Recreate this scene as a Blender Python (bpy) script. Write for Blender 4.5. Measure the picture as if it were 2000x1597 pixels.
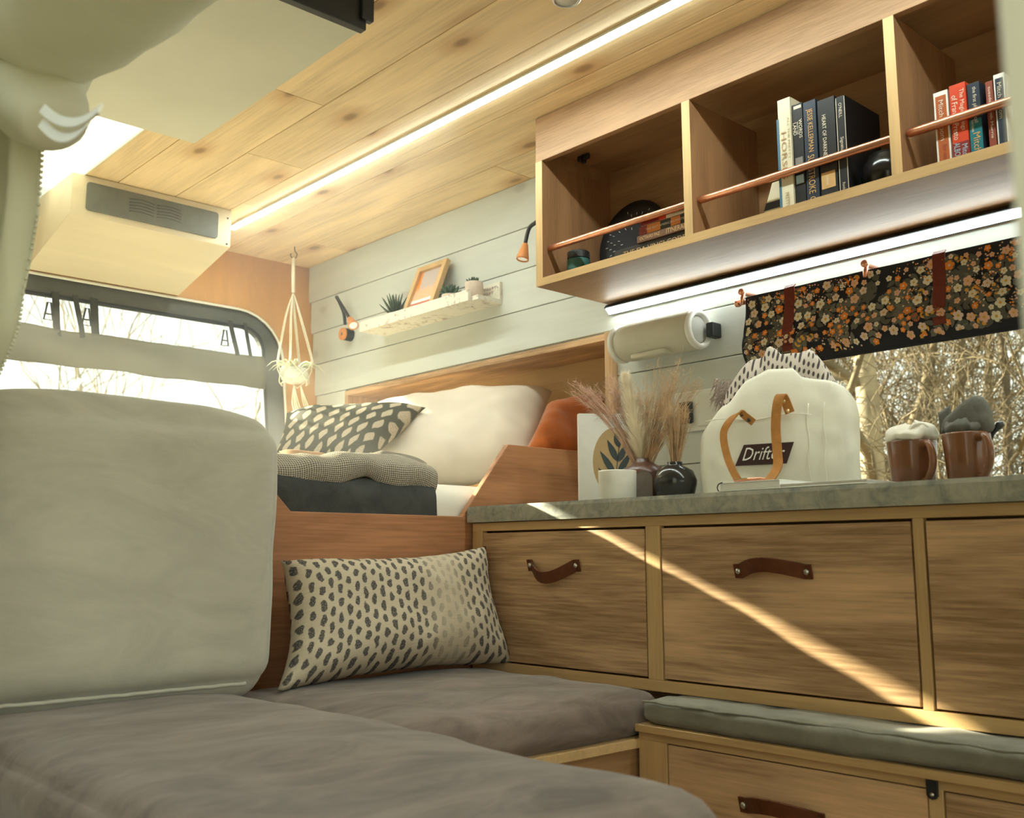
import bpy, bmesh, math, random
from mathutils import Vector, Matrix, noise
random.seed(7)
PI = math.pi
SC = bpy.context.scene
COL = SC.collection
for _o in list(bpy.data.objects): bpy.data.objects.remove(_o)

# ------------------------------------------------------------------ camera
FPX = 1963.18
_yaw, _pit, _rol = map(math.radians, (42.4745, 8.259, -.209))
CAM = Vector((0, 0, .8))
FW = Vector((-math.cos(_yaw)*math.cos(_pit), math.sin(_yaw)*math.cos(_pit), math.sin(_pit)))
_r = FW.cross(Vector((0, 0, 1))).normalized(); _u = _r.cross(FW)
RT = _r*math.cos(_rol)+_u*math.sin(_rol); UP = -_r*math.sin(_rol)+_u*math.cos(_rol)
cd = bpy.data.cameras.new('camera'); cam = bpy.data.objects.new('camera', cd); COL.objects.link(cam)
cam.matrix_world = Matrix(((RT.x, UP.x, -FW.x, CAM.x), (RT.y, UP.y, -FW.y, CAM.y), (RT.z, UP.z, -FW.z, CAM.z), (0, 0, 0, 1)))
cd.sensor_width = 36; cd.lens = 36*FPX/2000; cd.clip_start = .01; cd.clip_end = 200
cd.dof.use_dof = True; cd.dof.focus_distance = 2.6; cd.dof.aperture_fstop = 5.0
SC.camera = cam
SC.cycles.max_bounces = 8; SC.cycles.diffuse_bounces = 4; SC.cycles.glossy_bounces = 3; SC.cycles.transparent_max_bounces = 8

# ------------------------------------------------------------------ world, sun, exposure
wd = bpy.data.worlds.new('world'); SC.world = wd; wd.use_nodes = True
wbg = wd.node_tree.nodes['Background']
wbg.inputs[0].default_value = (.90, 1.0, .87, 1); wbg.inputs[1].default_value = 1.0
sl = bpy.data.lights.new('sun', 'SUN'); sl.energy = 16.0; sl.angle = math.radians(.6); sl.color = (1.0, .94, .70)
sun = bpy.data.objects.new('sun', sl); COL.objects.link(sun)
SUN_D = Vector((1, .40, -.405)).normalized()
sun.rotation_euler = SUN_D.to_track_quat('-Z', 'Y').to_euler(); sun.location = (-8, -2, 6)
SC.view_settings.view_transform = 'Standard'; SC.view_settings.look = 'None'
SC.view_settings.exposure = .95; SC.view_settings.gamma = 1; SC.view_settings.use_curve_mapping = False

# ------------------------------------------------------------------ pixel -> place
def W(px, py, x=None, y=None, z=None):
    d = FW + RT*((px-1000)/FPX) - UP*((py-798.5)/FPX)
    if x is not None: t = (x-CAM.x)/d.x
    elif y is not None: t = (y-CAM.y)/d.y
    else: t = (z-CAM.z)/d.z
    return CAM + d*t

# ------------------------------------------------------------------ shader helpers
class Sh:
    """a socket with arithmetic"""
    def __init__(s, t, k): s.t = t; s.k = k
    def op(s, o, b=None, c=None):
        n = s.t.nodes.new('ShaderNodeMath'); n.operation = o
        s.t.links.new(s.k, n.inputs[0])
        for i, q in ((1, b), (2, c)):
            if q is None: continue
            if isinstance(q, Sh): s.t.links.new(q.k, n.inputs[i])
            else: n.inputs[i].default_value = q
        return Sh(s.t, n.outputs[0])
    def __add__(s, b): return s.op('ADD', b)
    def __sub__(s, b): return s.op('SUBTRACT', b)
    def __mul__(s, b): return s.op('MULTIPLY', b)
    def __truediv__(s, b): return s.op('DIVIDE', b)
    def fl(s): return s.op('FLOOR')
    def fr(s): return s.op('FRACT')
    def ab(s): return s.op('ABSOLUTE')
    def step(s, lo, hi):
        n = s.t.nodes.new('ShaderNodeMapRange'); n.interpolation_type = 'SMOOTHSTEP'
        s.t.links.new(s.k, n.inputs[0])
        n.inputs[1].default_value = lo; n.inputs[2].default_value = hi
        return Sh(s.t, n.outputs[0])
class Mat:
    def __init__(s, name, rough=.6, metal=0, spec=.5):
        s.m = bpy.data.materials.new(name); s.m.use_nodes = True; s.t = s.m.node_tree
        s.b = s.t.nodes['Principled BSDF']
        s.b.inputs['Roughness'].default_value = rough; s.b.inputs['Metallic'].default_value = metal
        s.b.inputs['Specular IOR Level'].default_value = spec
    def n(s, ty, **kw):
        n = s.t.nodes.new(ty)
        for k, v in kw.items(): setattr(n, k, v)
        return n
    def coord(s, which='Object', rand=True):
        tc = s.n('ShaderNodeTexCoord')
        if not rand: return tc.outputs[which]
        oi = s.n('ShaderNodeObjectInfo'); vm = s.n('ShaderNodeVectorMath', operation='MULTIPLY_ADD')
        s.t.links.new(oi.outputs['Random'], vm.inputs[0]); vm.inputs[1].default_value = (13.7, 29.1, 7.3)
        s.t.links.new(tc.outputs[which], vm.inputs[2]); return vm.outputs[0]
    def scale(s, v, sc):
        m = s.n('ShaderNodeMapping'); s.t.links.new(v, m.inputs[0]); m.inputs['Scale'].default_value = sc; return m.outputs[0]
    def noise(s, v, scale, detail=3, rough=.55, dist=0):
        n = s.n('ShaderNodeTexNoise'); s.t.links.new(v, n.inputs['Vector'])
        n.inputs['Scale'].default_value = scale; n.inputs['Detail'].default_value = detail
        n.inputs['Roughness'].default_value = rough; n.inputs['Distortion'].default_value = dist
        return Sh(s.t, n.outputs[0])
    def xyz(s, v):
        n = s.n('ShaderNodeSeparateXYZ'); s.t.links.new(v, n.inputs[0]); return [Sh(s.t, n.outputs[i]) for i in range(3)]
    def ramp(s, f, stops):
        r = s.n('ShaderNodeValToRGB'); s.t.links.new(f.k, r.inputs[0]); e = r.color_ramp.elements
        while len(e) < len(stops): e.new(.5)
        for q, (p, c) in zip(e, stops): q.position = p; q.color = (*c, 1)
        return r.outputs[0]
    def mix(s, f, a, b):
        n = s.n('ShaderNodeMix', data_type='RGBA'); s.t.links.new(f.k, n.inputs[0])
        for i, q in ((6, a), (7, b)):
            if isinstance(q, tuple): n.inputs[i].default_value = (*q, 1)
            else: s.t.links.new(q, n.inputs[i])
        return n.outputs[2]
    def color(s, c):
        if isinstance(c, tuple): s.b.inputs['Base Color'].default_value = (*c, 1)
        else: s.t.links.new(c, s.b.inputs['Base Color'])
        return s
    def bump(s, f, strength=.2, dist=.002):
        b = s.n('ShaderNodeBump'); b.inputs['Strength'].default_value = strength; b.inputs['Distance'].default_value = dist
        s.t.links.new(f.k, b.inputs['Height']); s.t.links.new(b.outputs[0], s.b.inputs['Normal']); return s
    def trans(s, c, fac):
        """mix in light that passes through a thin sheet"""
        tr = s.n('ShaderNodeBsdfTranslucent'); tr.inputs[0].default_value = (*c, 1)
        mx = s.n('ShaderNodeMixShader'); mx.inputs[0].default_value = fac
        out = s.t.nodes['Material Output']
        s.t.links.new(s.b.outputs[0], mx.inputs[1]); s.t.links.new(tr.outputs[0], mx.inputs[2]); s.t.links.new(mx.outputs[0], out.inputs[0]); return s
def plain(name, c, rough=.6, metal=0, spec=.5, var=.12, sc=30):
    m = Mat(name, rough, metal, spec); v = m.coord(); f = m.noise(v, sc)
    d = tuple(max(0, x*(1-var)) for x in c); l = tuple(min(1, x*(1+var)) for x in c)
    m.color(m.ramp(f, [(.3, d), (.7, l)])); return m
def wood(name, c, axis='x', rough=.5, fine=130, stretch=24, flat='xy', knots=0, contrast=1, bump=.12):
    m = Mat(name, rough, 0, .35); v0 = m.coord()
    sc = [1, 1, 1]; sc['xyz'.index(axis)] = 1/stretch
    v = m.scale(v0, sc)
    a = m.noise(v, fine, 4, .65); sc2 = [1, 1, 1]; sc2['xyz'.index(axis)] = .16
    bg = m.noise(m.scale(v0, sc2), 9, 3, .5, .6)
    rings = (bg*11).op('SINE')*.5+.5
    f = a*(.62*contrast)+rings*(.25*contrast)+bg*.2+(.5-.53*contrast)
    dk, md, lt = (tuple(x*k for x in c) for k in (.52, 1, 1.28))
    dk = (dk[0], dk[1]*.92, dk[2]*.82)
    col = m.ramp(f, [(.22, dk), (.5, md), (.78, lt)])
    if knots:
        cs_ = m.xyz(v0); cb = m.n('ShaderNodeCombineXYZ')
        m.t.links.new((cs_['xyz'.index(flat[0])]*.5).k, cb.inputs[0]); m.t.links.new(cs_['xyz'.index(flat[1])].k, cb.inputs[1])
        vo = m.n('ShaderNodeTexVoronoi', voronoi_dimensions='2D'); m.t.links.new(cb.outputs[0], vo.inputs['Vector']); vo.inputs['Scale'].default_value = knots
        d = Sh(m.t, vo.outputs['Distance'])+(bg-.5)*.07
        kn = d.step(.075, .02); halo = d.step(.22, .03)
        col = m.mix(halo*(.55 if flat == 'xy' else .10), col, tuple(x*y for x, y in zip(c, (.66, .46, .30))))
        col = m.mix(kn*(.6 if flat == 'xy' else .22), col, (c[0]*.22, c[1]*.14, c[2]*.12))
    m.color(col); m.bump(a, bump, .001); return m
def fabric(name, c, var=.25, sc=9, weave=900, rough=.95, bump=.25, sheen=0, blot=1.0):
    m = Mat(name, rough, 0, .15); v = m.coord()
    f = m.noise(v, sc, 5, .6, .4); g = m.noise(v, weave, 2)
    d = tuple(x*(1-var) for x in c); l = tuple(min(1, x*(1+var)) for x in c)
    m.color(m.ramp(f*.75*blot+g*.25+(.375-.375*blot), [(.3, d), (.7, l)])); m.bump(g*.4+f*.6, bump, .0025)
    if sheen: m.b.inputs['Sheen Weight'].default_value = sheen; m.b.inputs['Sheen Roughness'].default_value = .4
    return m
def spots(name, ground, ink, nu, nv, ru, rv, fade=None, warp=.3, weave=260, rough=.95, lean=0, skew=0, diamond=0):
    """staggered oval print in uv space"""
    m = Mat(name, rough, 0, .15); tc = m.n('ShaderNodeTexCoord'); uv = tc.outputs['UV']
    x, y, _ = m.xyz(uv); wn = m.noise(uv, nu*.55, 2); wn2 = m.noise(uv, nu*.6+1.7, 2)
    U = x*nu+(wn-.5)*warp*2+y*lean; V = y*nv+(wn2-.5)*warp*2
    V = V+(U.fl()*.5).fr()*1.0
    dv0 = V.fr()-.5; du = (U.fr()-.5+dv0*skew)/ru; dv = dv0/rv
    d = (du*du+dv*dv).op('SQRT')*(1-diamond)+(du.ab()+dv.ab())*diamond
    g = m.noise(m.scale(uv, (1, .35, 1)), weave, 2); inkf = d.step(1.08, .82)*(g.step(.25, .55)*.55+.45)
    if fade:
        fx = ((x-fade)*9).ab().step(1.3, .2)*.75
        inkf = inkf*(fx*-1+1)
    gd = m.noise(m.scale(uv, (.1, 1, 1)), weave*.6, 2)
    base = m.mix(gd, tuple(q*.78 for q in ground), tuple(min(1, q*1.15) for q in ground))
    m.color(m.mix(inkf, base, ink)); m.bump(g+gd, .25, .0015); return m
def emis(name, c, st):
    m = Mat(name); m.color((.9, .9, .9)); m.b.inputs['Emission Color'].default_value = (*c, 1); m.b.inputs['Emission Strength'].default_value = st; return m
def glass(name):
    m = Mat(name); t = m.n('ShaderNodeBsdfTransparent'); g = m.n('ShaderNodeBsdfGlossy'); g.inputs['Roughness'].default_value = .02
    t.inputs[0].default_value = (.97, .98, .96, 1)
    fr = m.n('ShaderNodeFresnel'); fr.inputs[0].default_value = 1.4; mx = m.n('ShaderNodeMixShader')
    m.t.links.new(fr.outputs[0], mx.inputs[0]); m.t.links.new(t.outputs[0], mx.inputs[1]); m.t.links.new(g.outputs[0], mx.inputs[2])
    m.t.links.new(mx.outputs[0], m.t.nodes['Material Output'].inputs[0]); return m

OAK = (.61, .385, .21)
M = {}
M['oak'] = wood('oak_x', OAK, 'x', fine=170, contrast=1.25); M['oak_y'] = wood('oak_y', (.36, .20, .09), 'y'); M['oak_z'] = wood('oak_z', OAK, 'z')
M['oak_edge'] = wood('oak_edge', (.60, .39, .18), 'x', contrast=.6); M['oak_edge_z'] = wood('oak_edge_z', (.60, .39, .18), 'z', contrast=.6)
M['panel'] = wood('panel_wood', (.45, .205, .095), 'y', contrast=.9)
M['cabinet_wood'] = wood('cabinet_wood', (.36, .205, .10), 'x', fine=260, contrast=.8); M['cabinet_z'] = wood('cabinet_wood_z', (.33, .175, .085), 'z', fine=260, contrast=.8)
M['pine'] = wood('pine_ceiling', (.86, .65, .38), 'x', .5, fine=110, stretch=30, knots=3.4, contrast=.6, bump=.05)
M['white_wood'] = wood('white_shiplap', (.57, .585, .535), 'x', .7, fine=90, stretch=26, knots=3.0, flat='xz', contrast=.22, bump=.08)
M['rear_wood'] = wood('rear_veneer', (.60, .33, .13), 'z', contrast=.35)
M['birch'] = wood('birch_box', (.70, .60, .42), 'y', contrast=.25)
M['shelf_white'] = None
M['white_paint'] = plain('white_paint', (.78, .77, .68), .55, var=.04, sc=4)
M['cream'] = plain('cream_paint', (.92, .87, .68), .5, var=.03, sc=3)
M['grey_box'] = plain('grey_white_panel', (.76, .75, .62), .5, var=.05, sc=3)
M['black'] = plain('black_plastic', (.018, .019, .02), .45); M['dark_metal'] = plain('dark_metal', (.06, .06, .06), .4, .6)
M['grille'] = plain('grey_grille', (.16, .165, .14), .5); M['rubber'] = plain('dark_rubber', (.10, .10, .085), .7)
M['copper'] = plain('copper', (.80, .38, .24), .32, 1.0, var=.08); M['brass'] = plain('brass', (.75, .55, .28), .3, 1)
M['steel'] = plain('steel', (.6, .6, .58), .3, 1)
M['leather'] = fabric('tan_leather', (.42, .185, .05), .2, 40, 500, .55, .2); M['leather_dark'] = fabric('brown_leather', (.125, .040, .016), .25, 40, 500, .42, .2)
M['leather_red'] = fabric('oxblood_leather', (.16, .035, .022), .25, 40, 500, .45, .2)
M['bench_fab'] = fabric('grey_bench_fabric', (.24, .225, .175), .28, 14, 600, .95, .4, .3)
M['linen'] = fabric('white_linen', (.80, .71, .59), .06, 6, 700, .95, .25); M['sheet'] = fabric('white_sheet', (.82, .78, .68), .05, 6, 600, .95, .2)
M['rust'] = fabric('rust_velvet', (.42, .105, .018), .3, 6, 500, .85, .3, .4)
M['denim'] = fabric('charcoal_quilt', (.062, .063, .058), .35, 12, 350, .95, .3); M['grey_cloth'] = fabric('grey_napkin', (.15, .145, .125), .2, 20, 300, .95, .3)
M['white_cloth'] = fabric('white_napkin', (.78, .72, .60), .06, 20, 350, .95, .3); M['tan_suede'] = fabric('tan_throw', (.40, .24, .13), .15, 9, 500)
M['canvas'] = fabric('cream_canvas', (.78, .74, .62), .05, 10, 420, .95, .2); M['screen'] = fabric('screen_fabric', (.80, .79, .65), .10, 5, 500).trans((.8, .79, .65), .4)
M['cover'] = fabric('cover_fabric', (.17, .165, .125), .2, 6, 500).trans((.30, .28, .2), .3)
M['strap'] = fabric('dark_webbing', (.06, .06, .05), .2, 30, 500)
M['rope'] = fabric('cotton_rope', (.82, .76, .60), .1, 60, 500)
M['glaze_brown'] = plain('brown_glaze', (.19, .075, .032), .18, var=.2, sc=12); M['glaze_dark'] = plain('dark_glaze', (.022, .019, .017), .16, var=.3, sc=9)
M['glaze_clay'] = plain('clay_glaze', (.10, .042, .026), .3, var=.2, sc=9); M['ceramic'] = plain('white_ceramic', (.76, .72, .63), .5, var=.05)
M['cement'] = plain('blush_cement', (.62, .50, .40), .8, var=.08, sc=60)
M['pot_white'] = plain('faceted_pot', (.72, .74, .66), .4, var=.05)
M['plant'] = plain('succulent_leaf', (.035, .07, .03), .5, var=.3, sc=40); M['plant_tip'] = plain('aloe_leaf', (.05, .075, .035), .5, var=.4, sc=40)
M['air_plant'] = plain('pale_leaf', (.66, .70, .50), .6, var=.15)
M['grass_tan'] = plain('dried_grass_tan', (.66, .46, .26), .8, var=.3, sc=50).trans((.6, .4, .25), .3); M['grass_pink'] = plain('dried_grass_pink', (.66, .44, .32), .8, var=.3, sc=50).trans((.6, .4, .3), .3)
M['pampas'] = plain('pampas', (.85, .76, .58), .9, var=.1).trans((.9, .8, .65), .35)
M['paper'] = plain('book_paper', (.72, .66, .50), .9, var=.06, sc=300); M['white'] = plain('white_matte', (.80, .78, .72), .6, var=.03)
M['speaker'] = fabric('speaker_mesh', (.64, .61, .50), .05, 20, 900); M['speaker_rim'] = plain('speaker_rim', (.85, .85, .80), .4, var=.03)
M['led'] = emis('led_diffuser', (.88, 1.0, .93), 34); M['led2'] = emis('led_diffuser_cabinet', (.88, 1.0, .98), 13)
M['lamp_glass'] = emis('lamp_lens', (1, .9, .7), .15); M['lamp_wood'] = wood('lamp_wood', (.66, .27, .09), 'z', contrast=.4)
M['glass'] = glass('window_glass')
M['skylight'] = Mat('frosted_acrylic', .5).color((.9, .9, .86)).trans((.97, .97, .92), .8)
M['bark'] = plain('bark', (.13, .10, .065), .9, var=.35, sc=8); M['twig'] = plain('twig', (.17, .13, .075), .9, var=.3, sc=5); M['pale_bark'] = plain('pale_bark', (.36, .30, .2), .9, var=.4, sc=6)
M['ground'] = plain('leaf_litter', (.30, .23, .13), .95, var=.4, sc=3)
def _mk():
    m = Mat('concrete_top', .45); v = m.coord(); a = m.noise(v, 28, 6, .7, .8); b = m.noise(v, 5, 3)
    c = m.ramp(a*.7+b*.3, [(.28, (.10, .125, .135)), (.42, (.27, .28, .245)), (.55, (.42, .405, .33)), (.7, (.54, .52, .42))])
    m.color(c).bump(a, .15, .001); M['concrete'] = m
    m = Mat('waffle_weave', .95, 0, .1); tc = m.n('ShaderNodeTexCoord'); x, y, _ = m.xyz(tc.outputs['UV'])
    w = ((x*95*PI).op('SINE')*(y*42*PI).op('SINE')).ab()
    m.color(m.ramp(w, [(.1, (.64, .56, .44)), (.7, (.20, .18, .15))])).bump(w*-1, .8, .004); M['waffle'] = m
    m = Mat('distressed_white', .7); v = m.coord(); a = m.noise(v, 45, 6, .75); b = m.noise(v, 8, 2)
    m.color(m.mix((a*.8+b*.4).step(.62, .74), (.76, .72, .61), (.40, .30, .24))); M['shelf_white'] = m
    m = Mat('scarf_knit', .95, 0, .1); tc = m.n('ShaderNodeTexCoord'); x, y, z_ = m.xyz(tc.outputs['Object'])
    U = (x+y*.3)*92; V = (z_*.8-y)*72+(U.fl()*.5).fr(); du = U.fr()-.5; dv = V.fr()-.5
    d = (du*du+dv*dv).op('SQRT'); m.color(m.mix(d.step(.34, .24), (.62, .54, .46), (.09, .075, .07))); m.bump(m.noise(tc.outputs['UV'], 400, 2), .3, .002); M['scarf'] = m
    m = Mat('tree_print_art', .6); tc = m.n('ShaderNodeTexCoord'); uv = tc.outputs['UV']; x, y, _ = m.xyz(uv)
    nz = m.noise(m.scale(uv, (3, 1, 1)), 14, 5, .7)
    side = ((x-.5).ab()*2+(nz-.5)*.5-y*.25)
    can = m.mix(side.step(.42, .62), (.52, .43, .40), (.75, .26, .03))
    low = m.mix(y.step(.62, .42), can, m.ramp(nz, [(.3, (.72, .38, .18)), (.5, (.80, .50, .30)), (.7, (.60, .20, .06))]))
    pk = m.mix(y.step(.175, .16), low, (.55, .15, .09)); st = ((y-.2)*1).ab().step(.045, .035)
    m.color(m.mix(st, pk, (.85, .83, .80))); M['canyon'] = m
_mk()
def nap(name, c, var, sheen):
    # brushed suede: soft streaks where the nap lies both ways
    m = Mat(name, .9, 0, .15); v = m.coord(); a = m.noise(m.scale(v, (1, .45, 1)), 9, 6, .68, 1.6); b = m.noise(v, 2.6, 3, .5, .6); g_ = m.noise(v, 700, 2)
    d = tuple(x*(1-var) for x in c); l = tuple(min(1, x*(1+var)) for x in c)
    m.color(m.ramp(a*.62+b*.28+g_*.1, [(.36, d), (.5, c), (.64, l)])); m.bump(a*.7+g_*.3, .3, .003)
    m.b.inputs['Sheen Weight'].default_value = sheen; m.b.inputs['Sheen Roughness'].default_value = .4; return m
M['suede'] = nap('taupe_suede', (.195, .148, .12), .42, .22); M['suede_veiled'] = nap('taupe_suede_veiled', (.46, .43, .345), .13, .3)  # back suede lightened in colour to stand in for the glare veil
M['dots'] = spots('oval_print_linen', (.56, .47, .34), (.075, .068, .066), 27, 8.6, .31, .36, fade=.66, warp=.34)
M['leafy'] = spots('leaf_print_charcoal', (.12, .115, .085), (.60, .50, .36), 9, 5.5, .36, .46, warp=.2, weave=200, lean=1.0, skew=-.35, diamond=.6)

# ------------------------------------------------------------------ mesh helpers
class MB:
    def __init__(s, T=None): s.v = []; s.f = []; s.uv = []; s.mi = []; s.T = T or Matrix(); s.cur = 0
    def add(s, vs, fs, uvs=None):
        b = len(s.v); s.v += [s.T @ Vector(p) for p in vs]; s.f += [tuple(i+b for i in f) for f in fs]
        s.uv += (list(uvs) if uvs else [(0, 0)]*len(vs)); s.mi += [s.cur]*len(fs); return s
    def box(s, x0, x1, y0, y1, z0, z1):
        return s.add([(x, y, z) for x in (x0, x1) for y in (y0, y1) for z in (z0, z1)],
                     [(0, 1, 3, 2), (4, 6, 7, 5), (0, 4, 5, 1), (2, 3, 7, 6), (0, 2, 6, 4), (1, 5, 7, 3)])
    def prism(s, poly, ax, a, b):
        """poly in the two other axes, extruded along ax from a to b"""
        def P(p, t): return {'x': (t, p[0], p[1]), 'y': (p[0], t, p[1]), 'z': (p[0], p[1], t)}[ax]
        n = len(poly); vs = [P(p, a) for p in poly]+[P(p, b) for p in poly]
        return s.add(vs, [tuple(range(n))[::-1], tuple(range(n, 2*n))]+[(i, (i+1) % n, n+(i+1) % n, n+i) for i in range(n)])
    def tube(s, pts, rad, n=8, closed=False, caps=True):
        pts = [Vector(p) for p in pts]; m = len(pts)
        if not isinstance(rad, (list, tuple)): rad = [rad]*m
        vs = []; ref = None
        for i, p in enumerate(pts):
            t = (pts[(i+1) % m]-pts[i-1]) if closed else (pts[min(i+1, m-1)]-pts[max(i-1, 0)])
            t = t.normalized() if t.length > 1e-9 else Vector((0, 0, 1))
            if ref is None: ref = t.orthogonal().normalized()
            ref = (ref-t*ref.dot(t)); ref = ref.normalized() if ref.length > 1e-6 else t.orthogonal().normalized()
            bn = t.cross(ref)
            for k in range(n):
                a = 2*PI*k/n; vs.append(p+(ref*math.cos(a)+bn*math.sin(a))*rad[i])
        fs = []
        for i in range(m if closed else m-1):
            j = (i+1) % m
            for k in range(n): fs.append((i*n+k, i*n+(k+1) % n, j*n+(k+1) % n, j*n+k))
        if caps and not closed: fs += [tuple(range(n))[::-1], tuple(range((m-1)*n, m*n))]
        return s.add(vs, fs)
    def lathe(s, prof, c, n=28, axis='z'):
        """prof = [(radius, height)]"""
        vs = []; m = len(prof); c = Vector(c)
        for r, h in prof:
            for k in range(n):
                a = 2*PI*k/n; q = (r*math.cos(a), r*math.sin(a), h)
                q = {'z': q, 'y': (q[0], h, q[1]), 'x': (h, q[0], q[1])}[axis]
                vs.append(c+Vector(q))
        fs = [(i*n+k, i*n+(k+1) % n, (i+1)*n+(k+1) % n, (i+1)*n+k) for i in range(m-1) for k in range(n)]
        if prof[0][0] > 1e-5: fs.append(tuple(range(n))[::-1])
        if prof[-1][0] > 1e-5: fs.append(tuple(range((m-1)*n, m*n)))
        return s.add(vs, fs)
    def grid(s, fn, nu, nv, flip=False):
        vs = []; uv = []
        for j in range(nv+1):
            for i in range(nu+1): u, v = i/nu, j/nv; vs.append(fn(u, v)); uv.append((u, v))
        fs = [(j*(nu+1)+i, j*(nu+1)+i+1, (j+1)*(nu+1)+i+1, (j+1)*(nu+1)+i) for j in range(nv) for i in range(nu)]
        if flip: fs = [f[::-1] for f in fs]
        return s.add(vs, fs, uv)
    def rbox(s, x0, x1, y0, y1, z0, z1, r=.03, n=14, puff=(0, 0, 0), wob=0, ws=6, seed=0):
        """box with round edges, cushion-like swelling and soft wrinkles"""
        c = Vector(((x0+x1)/2, (y0+y1)/2, (z0+z1)/2)); h = Vector(((x1-x0)/2, (y1-y0)/2, (z1-z0)/2)); r = min(r, *h)
        idx = {}; vs = []; fs = []
        def vert(q):
            k = tuple(round(t*1000) for t in q)
            if k in idx: return idx[k]
            p = Vector((q[0]*h.x, q[1]*h.y, q[2]*h.z)); inn = Vector([max(-(h[i]-r), min(h[i]-r, p[i])) for i in range(3)])
            d = p-inn
            if d.length > 1e-9: p = inn+d.normalized()*r
            for i in range(3):
                a, b = (i+1) % 3, (i+2) % 3
                p[i] += puff[i]*q[i]*(1-q[a]**4)*(1-q[b]**4)
            if wob:
                nn = Vector((q[0]*(1-abs(q[1])*.3), q[1], q[2])).normalized()
                p += nn*wob*(noise.noise((c+p)*ws+Vector((seed, 0, 0)))+.5*noise.noise((c+p)*ws*2.3+Vector((0, seed, 0))))
            vs.append(c+p); idx[k] = len(vs)-1; return idx[k]
        def sp(i):
            t = -1+2*i/n; return math.sin(t*PI/2)*.35+t*.65
        for ax in range(3):
            for sg in (-1, 1):
                for i in range(n):
                    for j in range(n):
                        q = []
                        for a, b in ((i, j), (i+1, j), (i+1, j+1), (i, j+1)):
                            w = [0, 0, 0]; w[ax] = sg; w[(ax+1) % 3] = sp(a); w[(ax+2) % 3] = sp(b); q.append(vert(w))
                        fs.append(tuple(q) if sg > 0 else tuple(q[::-1]))
        return s.add(vs, fs)
    def pillow(s, tl, tr, br, bl, thick, n=36, pinch=.06, wrinkle=.006, seed=0, ws=9):
        tl, tr, br, bl = map(Vector, (tl, tr, br, bl)); nm = ((tr-tl).cross(bl-tl)).normalized()
        if nm.dot(CAM-tl) < 0: nm = -nm
        ctr = (tl+tr+br+bl)/4
        def base(u, v):
            a, b = u*2-1, v*2-1
            uu = .5+.5*a*(1-pinch*(1-b*b)*abs(a)); vv = .5+.5*b*(1-pinch*1.6*(1-a*a)*abs(b))
            return bl.lerp(br, uu).lerp(tl.lerp(tr, uu), vv)
        for sg in (1, -1):
            def fn(u, v):
                a, b = u*2-1, v*2-1; e = max(0, (1-a**4)*(1-b**4))**.55
                p = base(u, v)
                w = noise.noise(p*ws+Vector((seed, sg, 0)))+.5*noise.noise(p*ws*2.2)
                return p+nm*sg*(thick/2*e+w*wrinkle*min(1, e*3))
            s.grid(fn, n, n, flip=(sg < 0))
        return s
_fcache = {}
def text_geo(txt):
    if txt not in _fcache:
        c = bpy.data.curves.new('t', 'FONT'); c.body = txt; c.align_x = 'CENTER'; c.align_y = 'CENTER'; c.resolution_u = 2
        o = bpy.data.objects.new('t', c); COL.objects.link(o); dg = bpy.context.evaluated_depsgraph_get()
        me = bpy.data.meshes.new_from_object(o.evaluated_get(dg))
        vs = [tuple(v.co) for v in me.vertices]; fs = [tuple(p.vertices) for p in me.polygons]
        bpy.data.objects.remove(o); bpy.data.curves.remove(c); bpy.data.meshes.remove(me)
        xs = [v[0] for v in vs]; ys = [v[1] for v in vs]
        cx, cy, w, h = (min(xs)+max(xs))/2, (min(ys)+max(ys))/2, max(xs)-min(xs), max(ys)-min(ys)
        _fcache[txt] = ([((x-cx)/w, (y-cy)/h) for x, y, _ in vs], fs)
    return _fcache[txt]
def add_text(mb, txt, org, ex, ey, w, h, shear=0):
    """flat letters centred on org; ex reading direction, ey up"""
    pv, fs = text_geo(txt); org, ex, ey = map(Vector, (org, ex, ey))
    return mb.add([org+ex*(x*w+y*h*shear)+ey*(y*h) for x, y in pv], fs)
WMX = {}
def obj(name, mb, mat, parent=None, loc=None, bevel=0, smooth=False, sub=0, kind=None, label=None, segs=2, weld=False):
    me = bpy.data.meshes.new(name); o = bpy.data.objects.new(name, me); COL.objects.link(o)
    if parent: mw = WMX[parent.name]; o.parent = parent
    else: mw = Matrix.Translation(loc or (0, 0, 0)); o.matrix_basis = mw
    WMX[o.name] = mw; inv = mw.inverted()
    me.from_pydata([inv @ v for v in mb.v], [], mb.f)
    if any(u != (0, 0) for u in mb.uv):
        ul = me.uv_layers.new(name='uv')
        for l in me.loops: ul.data[l.index].uv = mb.uv[l.vertex_index]
    for m in (mat if isinstance(mat, list) else [mat]):
        m = M[m] if isinstance(m, str) else m
        me.materials.append(m.m)
    if isinstance(mat, list):
        for p, i in zip(me.polygons, mb.mi): p.material_index = i
    bm = bmesh.new(); bm.from_mesh(me)
    if weld: bmesh.ops.remove_doubles(bm, verts=bm.verts, dist=1e-5)
    bmesh.ops.recalc_face_normals(bm, faces=bm.faces); bm.to_mesh(me); bm.free()
    if smooth:
        for p in me.polygons: p.use_smooth = True
    if bevel:
        b = o.modifiers.new('bevel', 'BEVEL'); b.width = bevel; b.segments = segs; b.limit_method = 'ANGLE'; b.harden_normals = False
    if sub:
        b = o.modifiers.new('sub', 'SUBSURF'); b.levels = sub; b.render_levels = sub
    if kind: o['kind'] = kind
    if label: o['label'] = label
    return o
def tag(o, label, cat, group=None):
    o['label'] = label; o['category'] = cat
    if group: o['group'] = group
    return o
def thing(name, label, cat, loc=(0, 0, 0), group=None):
    o = bpy.data.objects.new(name, None); COL.objects.link(o); o.location = loc; o.empty_display_size = .05
    WMX[o.name] = Matrix.Translation(loc); return tag(o, label, cat, group)
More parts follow.
